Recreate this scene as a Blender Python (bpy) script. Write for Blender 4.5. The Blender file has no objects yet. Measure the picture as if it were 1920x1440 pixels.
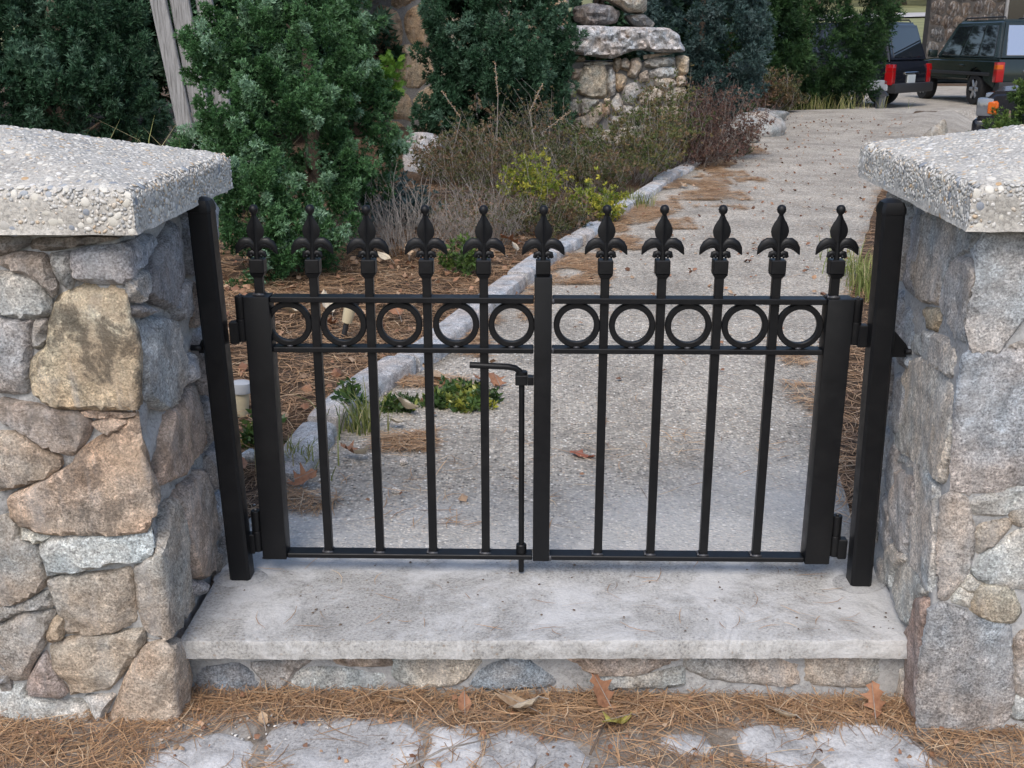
import bpy, bmesh, math, random
import numpy as np
from mathutils import Vector, Matrix, noise as mnoise
from mathutils.geometry import delaunay_2d_cdt

random.seed(7); rng = np.random.default_rng(7)
SC = bpy.context.scene
COL = SC.collection
R = math.radians

# ------------------------------------------------------------ camera, sky, sun, exposure
cd = bpy.data.cameras.new('camera'); cam = bpy.data.objects.new('camera', cd); COL.objects.link(cam)
cam.location = (-0.022, -2.40, 1.25)
cam.rotation_euler = (R(90 - 17.6), 0, R(1.15))
cd.sensor_width = 36.0; cd.lens = 2030 / 1920 * 36.0
cd.clip_start = 0.05; cd.clip_end = 1000
SC.camera = cam
W = bpy.data.worlds.new('World'); SC.world = W; W.use_nodes = True
wn = W.node_tree; bgn = wn.nodes['Background']
sky = wn.nodes.new('ShaderNodeTexSky'); sky.sky_type = 'NISHITA'; sky.sun_disc = False
SUN_EL, SUN_AZ = 50, 194          # degrees; azimuth clockwise from +Y: the sun stands behind the camera, a little left
sky.sun_elevation = R(SUN_EL); sky.sun_rotation = R(SUN_AZ); sky.air_density = 1.0; sky.dust_density = 2.4; sky.ozone_density = 1.0
wn.links.new(sky.outputs[0], bgn.inputs[0]); bgn.inputs[1].default_value = 0.13
sd = bpy.data.lights.new('sun', 'SUN'); so = bpy.data.objects.new('sun', sd); COL.objects.link(so)
sd.energy = 1.0; sd.angle = R(30); sd.color = (1.0, 0.97, 0.93)
az, el = R(SUN_AZ), R(SUN_EL)
so.rotation_euler = Vector((math.sin(az) * math.cos(el), math.cos(az) * math.cos(el), math.sin(el))).to_track_quat('Z', 'Y').to_euler()
SC.view_settings.view_transform = 'Standard'; SC.view_settings.look = 'None'
SC.view_settings.gamma = 1.0; SC.view_settings.use_curve_mapping = False
SC.view_settings.exposure = 0.80

# ------------------------------------------------------------ object helpers
def link(o, parent=None):
    COL.objects.link(o)
    if parent is not None: o.parent = parent
    return o
def tag(o, label=None, cat=None, group=None, kind=None):
    if label: o['label'] = label
    if cat: o['category'] = cat
    if group: o['group'] = group
    if kind: o['kind'] = kind
    return o
def thing(name, label, cat, loc=(0, 0, 0), rz=0, group=None):
    o = bpy.data.objects.new(name, None); o.location = loc; o.rotation_euler = (0, 0, rz); o.empty_display_size = .1
    return tag(link(o), label, cat, group)
def mesh_obj(name, v, f, mat, parent=None, smooth=False):
    me = bpy.data.meshes.new(name); me.from_pydata([tuple(p) for p in v], [], [tuple(q) for q in f]); me.update()
    if smooth: me.polygons.foreach_set('use_smooth', [True] * len(me.polygons))
    me.materials.append(mat)
    return link(bpy.data.objects.new(name, me), parent)
def np_obj(name, v, f, mat, parent=None, smooth=False, tint=None):
    v = np.asarray(v, np.float32); f = np.asarray(f, np.int32); k = f.shape[1]
    me = bpy.data.meshes.new(name); me.vertices.add(len(v)); me.vertices.foreach_set('co', v.ravel())
    me.loops.add(f.size); me.loops.foreach_set('vertex_index', f.ravel())
    me.polygons.add(len(f)); me.polygons.foreach_set('loop_start', np.arange(0, f.size, k, dtype=np.int32))
    me.polygons.foreach_set('loop_total', np.full(len(f), k, np.int32))
    me.polygons.foreach_set('use_smooth', np.full(len(f), smooth))
    if tint is not None:
        a = me.attributes.new('tint', 'FLOAT', 'POINT'); a.data.foreach_set('value', np.asarray(tint, np.float32))
    me.update(calc_edges=True); me.validate()
    me.materials.append(mat)
    return link(bpy.data.objects.new(name, me), parent)
def bm_obj(name, bm, mat, parent=None, smooth=False, auto=None):
    bmesh.ops.recalc_face_normals(bm, faces=bm.faces)
    me = bpy.data.meshes.new(name); bm.to_mesh(me); bm.free()
    if smooth: me.polygons.foreach_set('use_smooth', [True] * len(me.polygons))
    if auto is not None:
        me.polygons.foreach_set('use_smooth', [True] * len(me.polygons)); me.set_sharp_from_angle(angle=R(auto))
    me.materials.append(mat)
    return link(bpy.data.objects.new(name, me), parent)
def box(bm, x0, x1, y0, y1, z0, z1, bev=0.0, seg=2):
    vs = [bm.verts.new((x, y, z)) for x in (x0, x1) for y in (y0, y1) for z in (z0, z1)]
    fs = [bm.faces.new([vs[i] for i in q]) for q in ((0, 1, 3, 2), (4, 6, 7, 5), (0, 4, 5, 1), (2, 3, 7, 6), (0, 2, 6, 4), (1, 5, 7, 3))]
    if bev > 0:
        es = list({e for f in fs for e in f.edges})
        bmesh.ops.bevel(bm, geom=es, offset=bev, segments=seg, affect='EDGES', profile=.6)
def tube(bm, pts, rad, n=8, sx=1.0, cap=True, flat=None):
    """sweep a ring along pts; rad a number or list; flat squeezes the ring along world Y"""
    pts = [Vector(p) for p in pts]; rings = []
    if not hasattr(rad, '__len__'): rad = [rad] * len(pts)
    up = None
    for i, p in enumerate(pts):
        t = (pts[min(i + 1, len(pts) - 1)] - pts[max(i - 1, 0)]).normalized()
        if up is None: up = Vector((0, 1, 0)) if abs(t.y) < .9 else Vector((1, 0, 0))
        a = t.cross(up).normalized(); b = a.cross(t).normalized(); up = b
        k = 1.0 if flat is None else flat
        rings.append([bm.verts.new(p + rad[i] * (math.cos(2 * math.pi * j / n) * a + k * math.sin(2 * math.pi * j / n) * b)) for j in range(n)])
    for r0, r1 in zip(rings, rings[1:]):
        for j in range(n): bm.faces.new((r0[j], r0[(j + 1) % n], r1[(j + 1) % n], r1[j]))
    if cap:
        bm.faces.new(rings[0][::-1]); bm.faces.new(rings[-1])
def lathe(bm, prof, cx=0, cy=0, n=14, sy=1.0):
    """prof: (radius, z) from bottom to top"""
    rings = [[bm.verts.new((cx + r * math.cos(2 * math.pi * j / n), cy + sy * r * math.sin(2 * math.pi * j / n), z)) for j in range(n)] for r, z in prof]
    for a, b in zip(rings, rings[1:]):
        for j in range(n): bm.faces.new((a[j], a[(j + 1) % n], b[(j + 1) % n], b[j]))
    bm.faces.new(rings[0][::-1]); bm.faces.new(rings[-1])
def prism(bm, poly, y0, y1, axis='y', taper=1.0):
    """polygon in (x,z) extruded along y"""
    A = [bm.verts.new((x, y0, z)) for x, z in poly]; B = [bm.verts.new((x, y1, z)) for x, z in poly]
    n = len(poly); bm.faces.new(A); bm.faces.new(B[::-1])
    for i in range(n): bm.faces.new((A[i], B[i], B[(i + 1) % n], A[(i + 1) % n]))
def smooth01(t):
    t = min(1, max(0, t)); return t * t * (3 - 2 * t)
def lerp(a, b, t): return a + (b - a) * t
def interp(x, xs, ys): return float(np.interp(x, xs, ys))

# ------------------------------------------------------------ material helpers
class NT:
    def __init__(self, name):
        self.m = bpy.data.materials.new(name); self.m.use_nodes = True; self.t = self.m.node_tree
        self.b = self.t.nodes['Principled BSDF']; self.b.inputs['Specular IOR Level'].default_value = .3
        self.out = self.t.nodes['Material Output']
    def n(self, ty): return self.t.nodes.new(ty)
    def l(self, a, b): self.t.links.new(a, b)
    def put(self, sock, v):
        if hasattr(v, 'is_output'): self.l(v, sock)
        elif hasattr(v, '__len__') and len(v) == 3 and sock.type == 'RGBA': sock.default_value = (*v, 1)
        else: sock.default_value = v
    def coord(self, kind='Object', rand=True, scale=None):
        tc = self.n('ShaderNodeTexCoord').outputs[kind]
        if rand:
            oi = self.n('ShaderNodeObjectInfo'); a = self.n('ShaderNodeVectorMath'); a.operation = 'SCALE'
            c = self.n('ShaderNodeCombineXYZ'); 
            for i in range(3): self.l(oi.outputs['Random'], c.inputs[i])
            self.l(c.outputs[0], a.inputs[0]); a.inputs['Scale'].default_value = 37.0
            s = self.n('ShaderNodeVectorMath'); s.operation = 'ADD'; self.l(tc, s.inputs[0]); self.l(a.outputs[0], s.inputs[1]); tc = s.outputs[0]
        if scale:
            s = self.n('ShaderNodeVectorMath'); s.operation = 'MULTIPLY'; self.l(tc, s.inputs[0]); s.inputs[1].default_value = scale; tc = s.outputs[0]
        return tc
    def noise(self, vec, scale, detail=4, rough=.6, dist=0):
        x = self.n('ShaderNodeTexNoise'); self.l(vec, x.inputs['Vector'])
        x.inputs['Scale'].default_value = scale; x.inputs['Detail'].default_value = detail; x.inputs['Roughness'].default_value = rough; x.inputs['Distortion'].default_value = dist
        return x.outputs['Fac']
    def voro(self, vec, scale, out='Distance', feature='F1'):
        x = self.n('ShaderNodeTexVoronoi'); x.feature = feature; self.l(vec, x.inputs['Vector']); x.inputs['Scale'].default_value = scale
        return x.outputs[out]
    def ramp(self, fac, *stops):
        x = self.n('ShaderNodeValToRGB'); e = x.color_ramp.elements
        while len(e) < len(stops): e.new(.5)
        for s, (p, c) in zip(e, stops):
            s.position = p; s.color = (c, c, c, 1) if not hasattr(c, '__len__') else (*c, 1)
        self.l(fac, x.inputs[0]); return x.outputs[0]
    def mix(self, fac, a, b, mode='MIX'):
        x = self.n('ShaderNodeMix'); x.data_type = 'RGBA'; x.blend_type = mode; x.clamp_factor = True
        self.put(x.inputs[0], fac); self.put(x.inputs[6], a); self.put(x.inputs[7], b); return x.outputs[2]
    def math(self, op, a, b=0.0, c=None):
        x = self.n('ShaderNodeMath'); x.operation = op; self.put(x.inputs[0], a); self.put(x.inputs[1], b)
        if c is not None: self.put(x.inputs[2], c)
        return x.outputs[0]
    def bump(self, h, strength=.5, dist=.005, prev=None):
        x = self.n('ShaderNodeBump'); x.inputs['Strength'].default_value = strength; x.inputs['Distance'].default_value = dist
        self.l(h, x.inputs['Height'])
        if prev is not None: self.l(prev, x.inputs['Normal'])
        return x.outputs[0]
    def done(self, color=None, rough=None, normal=None, metal=None, spec=None):
        if color is not None: self.put(self.b.inputs['Base Color'], color)
        if rough is not None: self.put(self.b.inputs['Roughness'], rough)
        if normal is not None: self.l(normal, self.b.inputs['Normal'])
        if metal is not None: self.b.inputs['Metallic'].default_value = metal
        if spec is not None: self.b.inputs['Specular IOR Level'].default_value = spec
        return self.m

def stone_material(name, spk=230, dark=.8):
    k = NT(name); v = k.coord(); oi = k.n('ShaderNodeObjectInfo'); base = oi.outputs['Color']; rust = oi.outputs['Alpha']
    sp = k.noise(v, spk, 2, .7); c = k.mix(1.0, base, k.ramp(sp, (.32, .52), (.5, 1.02), (.68, 1.5)), 'MULTIPLY')
    g = k.voro(v, spk * .55, 'Color'); bw = k.n('ShaderNodeSeparateColor'); k.l(g, bw.inputs[0])
    c = k.mix(.42, c, k.mix(1.0, c, k.ramp(bw.outputs[0], (0, .38), (.25, .9), (.75, 1.05), (1, 1.75)), 'MULTIPLY'))
    md = k.noise(v, 16, 6, .65); c = k.mix(1.0, c, k.ramp(md, (.3, .58), (.5, 1.0), (.7, 1.36)), 'MULTIPLY')
    pk = k.noise(v, 5, 4, .6); c = k.mix(1.0, c, k.mix(k.ramp(pk, (.38, 0), (.62, 1)), (1.12, 1.0, .90), (.92, 1.0, 1.06)), 'MULTIPLY')
    st = k.noise(k.coord(scale=(9, 9, 2.2)), 2.2, 5, .6, .6)
    c = k.mix(k.math('MULTIPLY', k.ramp(st, (.5, 0), (.66, 1)), .35), c, (.50, .50, .50))
    ru = k.noise(v, 8, 6, .68, .4); c = k.mix(k.math('MULTIPLY', k.ramp(ru, (.42, 0), (.6, 1)), rust), c, (.47, .36, .25))
    v2 = k.coord(scale=(1.1, 1.1, .9)); li = k.noise(v2, 11, 8, .72, .3)
    c = k.mix(k.math('MULTIPLY', k.math('MULTIPLY', k.ramp(li, (.49, 0), (.57, 1)), rust), dark), c, (.075, .066, .055))
    n1 = k.bump(k.noise(v, 34, 10, .74), 1.0, .016); n2 = k.bump(sp, .35, .002, n1)
    return k.done(c, .88, n2, spec=.2)
M = {}
M['stone'] = stone_material('granite_stone', dark=1.15)
M['far_stone'] = stone_material('field_stone', 60, .6)

def concrete(name, base, speck=(.2, .2, .2), haze=None, amount=1.0):
    k = NT(name); v = k.coord(rand=False)
    c = k.mix(1.0, base, k.ramp(k.noise(v, 5, 7, .65), (.3, .70), (.5, 1.0), (.7, 1.18)), 'MULTIPLY')
    c = k.mix(1.0, c, k.ramp(k.noise(v, 150, 4, .8), (.34, .55), (.5, 1), (.66, 1.28)), 'MULTIPLY')
    vc = k.voro(v, 95, 'Color'); s = k.n('ShaderNodeSeparateColor'); k.l(vc, s.inputs[0]); d = k.voro(v, 95)
    m = k.math('MULTIPLY', k.math('GREATER_THAN', s.outputs[0], .72), k.ramp(d, (.2, 1), (.42, 0)))
    c = k.mix(k.math('MULTIPLY', m, .75 * amount), c, k.mix(s.outputs[1], speck, (.30, .25, .2)))
    if haze: c = k.mix(k.math('MULTIPLY', k.ramp(k.noise(v, 3.6, 12, .78, .5), (.44, 0), (.58, 1)), .72), c, haze)
    n = k.bump(k.noise(v, 150, 5, .7), .6, .003)
    n = k.bump(k.noise(v, 30, 5, .65), .5, .008, n)
    return k.done(c, .9, n, spec=.2)
M['slab'] = concrete('worn_concrete', (.37, .36, .34), haze=(.63, .625, .615), amount=1.3)
M['cement'] = concrete('cap_cement', (.47, .445, .40), amount=.4)
M['mortar'] = concrete('mortar', (.37, .365, .355), amount=.4, haze=(.46, .46, .455))
M['dark_joint'] = concrete('sooty_mortar', (.075, .068, .062), amount=.2)
M['mortar_deep'] = concrete('deep_joint_mortar', (.23, .225, .22), amount=.3)
M['mortar_dark'] = concrete('old_mortar', (.21, .205, .20), amount=.2)
M['smear'] = concrete('mortar_smear', (.36, .355, .35), amount=1.0, haze=(.68, .68, .68))

M['front_dirt'] = concrete('gritty_front_ground', (.215, .18, .145), amount=1.2, haze=(.46, .445, .42))
def aggregate():
    k = NT('exposed_aggregate'); v = k.coord(rand=False)
    wob = k.n('ShaderNodeTexNoise'); k.l(v, wob.inputs['Vector']); wob.inputs['Scale'].default_value = 90
    vv = k.n('ShaderNodeVectorMath'); vv.operation = 'MULTIPLY_ADD'; k.l(wob.outputs['Color'], vv.inputs[0]); vv.inputs[1].default_value = (.006,) * 3; k.l(v, vv.inputs[2])
    v1 = vv.outputs[0]
    col = k.voro(v1, 104, 'Color'); d = k.voro(v1, 104); s = k.n('ShaderNodeSeparateColor'); k.l(col, s.inputs[0])
    peb = k.ramp(s.outputs[0], (0, (.10, .09, .08)), (.18, (.29, .262, .222)), (.5, (.49, .442, .372)), (.78, (.63, .565, .47)), (.9, (.44, .33, .23)), (1, (.90, .86, .78)))
    c = k.mix(k.ramp(d, (.35, 0), (.62, 1)), peb, (.33, .302, .258))
    c = k.mix(1.0, c, k.ramp(k.noise(v, 2.3, 7, .62), (.32, .70), (.5, .98), (.68, 1.2)), 'MULTIPLY')
    c = k.mix(1.0, c, k.ramp(k.noise(v, 48, 5, .75), (.32, .62), (.5, 1), (.68, 1.3)), 'MULTIPLY')
    # cement wash spilt over the aggregate next to the threshold
    sx = k.n('ShaderNodeSeparateXYZ'); k.l(v, sx.inputs[0])
    near = k.ramp(k.math('SUBTRACT', k.math('ADD', sx.outputs[1], k.math('MULTIPLY', k.noise(v, 4, 6, .6), .9)), k.math('MULTIPLY', k.ramp(sx.outputs[0], (0, 0), (.6, 1)), .35)), (.50, 1), (1.0, 0))
    c = k.mix(k.math('MULTIPLY', near, .55), c, (.66, .65, .63))
    n = k.bump(k.ramp(d, (0, 1), (.6, 0)), .7, .004); n = k.bump(k.noise(v, 20, 5, .6), .25, .006, n)
    return k.done(c, .85, n, spec=.25)
M['aggregate'] = aggregate()

def mulch():
    k = NT('needle_mulch'); v = k.coord(rand=False)
    a = k.noise(k.coord(rand=False, scale=(1, 3.2, 1)), 60, 6, .75, 1.2); b = k.noise(k.coord(rand=False, scale=(3.2, 1, 1)), 60, 6, .75, 1.2)
    f = k.math('MAXIMUM', a, b)
    c = k.ramp(f, (.42, (.035, .028, .023)), (.55, (.12, .078, .050)), (.64, (.25, .155, .09)), (.75, (.36, .25, .16)))
    big = k.noise(v, 1.7, 6, .65); c = k.mix(k.ramp(big, (.5, 0), (.68, 1)), c, k.ramp(k.noise(v, 55, 5, .7), (.35, (.05, .042, .036)), (.6, (.15, .13, .115)), (.7, (.3, .28, .26))))
    return k.done(c, .95, k.bump(f, .9, .02), spec=.1)
M['mulch'] = mulch()

def simple(name, col, rough=.5, metal=0, spec=.4, bump=None, vary=.0):
    k = NT(name); c = col
    if vary:
        v = k.coord(); c = k.mix(1.0, col, k.ramp(k.noise(v, vary, 6, .65), (.3, .65), (.5, 1), (.7, 1.3)), 'MULTIPLY')
    n = None
    if bump: n = k.bump(k.noise(k.coord(rand=False), bump[0], 4, .6), bump[1], bump[2])
    return k.done(c, rough, n, metal, spec)
def paint_black():
    k = NT('black_gate_paint'); v = k.coord(rand=False)
    c = k.mix(k.ramp(k.noise(v, 12, 9, .75), (.5, 0), (.8, .5)), (.0062, .0065, .0075), (.018, .0175, .017))
    return k.done(c, k.ramp(k.noise(v, 24, 5, .7), (.3, .34), (.7, .52)), k.bump(k.noise(v, 320, 3, .6), .10, .001), spec=.28)
M['black'] = paint_black()
M['weld'] = simple('weld_bead', (.05, .05, .055), .35, 0, .6, (200, .5, .003))
M['granite_curb'] = stone_material('curb_granite', 260, .2)

def foliage(name, *cols, rough=.55, trans=.25, spec=.3):
    """cols: colours from low to high tint (tint is a random number carried by each spray)"""
    k = NT(name); at = k.n('ShaderNodeAttribute'); at.attribute_name = 'tint'
    n = len(cols); c = k.ramp(at.outputs['Fac'], *[(i / (n - 1), q) for i, q in enumerate(cols)])
    ri = k.n('ShaderNodeNewGeometry').outputs['Random Per Island']
    c = k.mix(1.0, c, k.ramp(ri, (0, .72), (1, 1.3)), 'MULTIPLY')
    k.done(c, rough, spec=spec)
    tr = k.n('ShaderNodeBsdfTranslucent'); k.l(c, tr.inputs[0]); ms = k.n('ShaderNodeMixShader'); ms.inputs[0].default_value = trans
    k.l(k.b.outputs[0], ms.inputs[1]); k.l(tr.outputs[0], ms.inputs[2]); k.l(ms.outputs[0], k.out.inputs[0])
    return k.m
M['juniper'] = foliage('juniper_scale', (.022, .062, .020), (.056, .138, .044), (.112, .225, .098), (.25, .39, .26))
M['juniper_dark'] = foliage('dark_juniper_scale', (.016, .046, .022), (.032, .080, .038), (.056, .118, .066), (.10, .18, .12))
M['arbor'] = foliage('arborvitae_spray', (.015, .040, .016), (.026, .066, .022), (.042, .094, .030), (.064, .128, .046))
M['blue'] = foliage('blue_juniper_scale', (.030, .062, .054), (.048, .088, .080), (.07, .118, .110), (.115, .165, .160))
M['lime'] = foliage('bright_cypress_spray', (.07, .17, .02), (.14, .28, .03), (.22, .36, .05))
M['dwarf'] = foliage('dwarf_conifer_spray', (.035, .07, .02), (.07, .125, .03), (.12, .18, .04))
M['heath'] = foliage('heath_leaf', (.050, .062, .022), (.098, .112, .042), (.155, .115, .058), (.205, .125, .075))
M['heath_green'] = foliage('green_heath_leaf', (.045, .07, .02), (.09, .12, .035), (.15, .14, .05), (.20, .13, .07))
M['yellow'] = foliage('yellow_green_leaf', (.09, .135, .02), (.18, .23, .03), (.29, .31, .05), (.44, .39, .06))
M['rusty'] = foliage('rusty_leaf', (.060, .040, .034), (.105, .060, .050), (.15, .080, .062), (.19, .125, .085))
M['grass'] = foliage('grass_blade', (.085, .13, .03), (.18, .22, .06), (.32, .31, .12), (.44, .38, .21), trans=.3)
M['ivy'] = foliage('holly_leaf', (.03, .065, .022), (.055, .105, .03), (.09, .15, .04), (.30, .30, .05), rough=.35, spec=.5)
M['needles'] = foliage('dry_pine_needle', (.17, .112, .078), (.31, .19, .112), (.46, .28, .148), (.56, .43, .29), rough=.6, trans=.1)
M['litter'] = foliage('leaf_crumb', (.13, .065, .04), (.24, .12, .07), (.34, .19, .11), (.42, .30, .2), trans=.1)
M['wood_far'] = foliage('distant_foliage', (.06, .07, .05), (.13, .12, .09), (.19, .13, .09), (.22, .2, .16))
M['twig'] = simple('grey_twig', (.27, .24, .21), .9, vary=40)
M['bark'] = simple('bark', (.13, .095, .07), .95, vary=30, bump=(60, .8, .01))
def leaf_mat(name, col, spot):
    k = NT(name); v = k.coord(); c = k.mix(k.ramp(k.noise(v, 60, 5, .7), (.45, 0), (.7, 1)), col, spot)
    return k.done(c, .65, k.bump(k.noise(v, 120, 4), .4, .003), spec=.3)
M['leaf_brown'] = leaf_mat('brown_oak_leaf', (.33, .165, .09), (.20, .09, .05))
M['leaf_tan'] = leaf_mat('tan_leaf', (.46, .33, .21), (.33, .2, .11))
M['leaf_pale'] = leaf_mat('pale_leaf', (.62, .53, .40), (.5, .40, .27))
M['leaf_red'] = leaf_mat('red_brown_leaf', (.40, .135, .075), (.24, .09, .05))
M['leaf_yellow'] = leaf_mat('yellow_leaf', (.42, .38, .10), (.30, .25, .07))
def pebble_mat():
    k = NT('pebble'); at = k.n('ShaderNodeAttribute'); at.attribute_name = 'tint'; v = k.coord()
    oi = k.n('ShaderNodeObjectInfo')
    c = k.mix(1.0, oi.outputs['Color'], k.ramp(k.noise(v, 160, 4, .7), (.3, .75), (.7, 1.2)), 'MULTIPLY')
    return k.done(c, .7, k.bump(k.noise(v, 200, 4), .3, .001), spec=.35)
M['pebble'] = pebble_mat()
def pebbles_mat():
    k = NT('pebble_mix'); ri = k.n('ShaderNodeNewGeometry').outputs['Random Per Island']
    c = k.ramp(ri, (0, (.26, .27, .28)), (.05, (.38, .38, .37)), (.25, (.50, .49, .46)), (.5, (.60, .58, .54)), (.76, (.68, .66, .61)), (.88, (.58, .50, .40)), (.97, (.50, .36, .22)), (1, (.72, .70, .66)))
    c = k.mix(1.0, c, k.ramp(k.noise(k.coord(rand=False), 170, 4, .7), (.3, .75), (.7, 1.18)), 'MULTIPLY')
    return k.done(c, .72, spec=.3)
M['pebbles'] = pebbles_mat()
def wood_mat():
    k = NT('weathered_grey_wood'); v = k.coord(scale=(14, 14, .8))
    g = k.noise(v, 6, 7, .7, .5)
    c = k.ramp(g, (.35, (.13, .125, .12)), (.5, (.27, .265, .26)), (.65, (.36, .355, .35)))
    return k.done(c, .85, k.bump(g, .6, .006), spec=.15)
M['wood'] = wood_mat()
M['car_black'] = simple('black_car_paint', (.010, .011, .016), .14, 0, .6)
M['car_green'] = simple('dark_green_car_paint', (.008, .016, .015), .16, 0, .6)
M['car_silver'] = simple('silver_trim', (.42, .44, .48), .3, .3, .5)
M['car_glass'] = simple('tinted_glass', (.012, .014, .017), .04, 0, .8)
M['car_pane'] = simple('reflecting_glass', (.50, .52, .56), .05, .9, .9)
M['tyre'] = simple('tyre_rubber', (.014, .014, .015), .85)
M['rim'] = simple('alloy_rim', (.38, .39, .41), .35, .7)
M['red_lamp'] = simple('red_tail_lamp', (.30, .006, .008), .12, 0, .6)
M['amber_lamp'] = simple('amber_lamp', (.50, .10, .01), .15, 0, .6)
M['clear_lamp'] = simple('clear_lamp', (.17, .18, .20), .08, .4, .7)
M['plate'] = simple('pale_number_plate', (.45, .48, .48), .45)
M['chrome'] = simple('chrome', (.6, .62, .66), .12, 1)
M['plastic'] = simple('black_plastic', (.02, .02, .022), .55)
M['frosted'] = simple('frosted_tan_shade', (.50, .43, .29), .35, 0, .4)
M['grey_lid'] = simple('grey_lamp_lid', (.42, .43, .44), .4)
M['asphalt'] = simple('worn_asphalt', (.40, .385, .36), .9, 0, .2, (120, .5, .004), vary=3)
M['grass_far'] = simple('far_grass', (.20, .20, .09), .95, vary=.6)
M['far_road'] = simple('far_road', (.42, .40, .38), .95, vary=.5)
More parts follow.
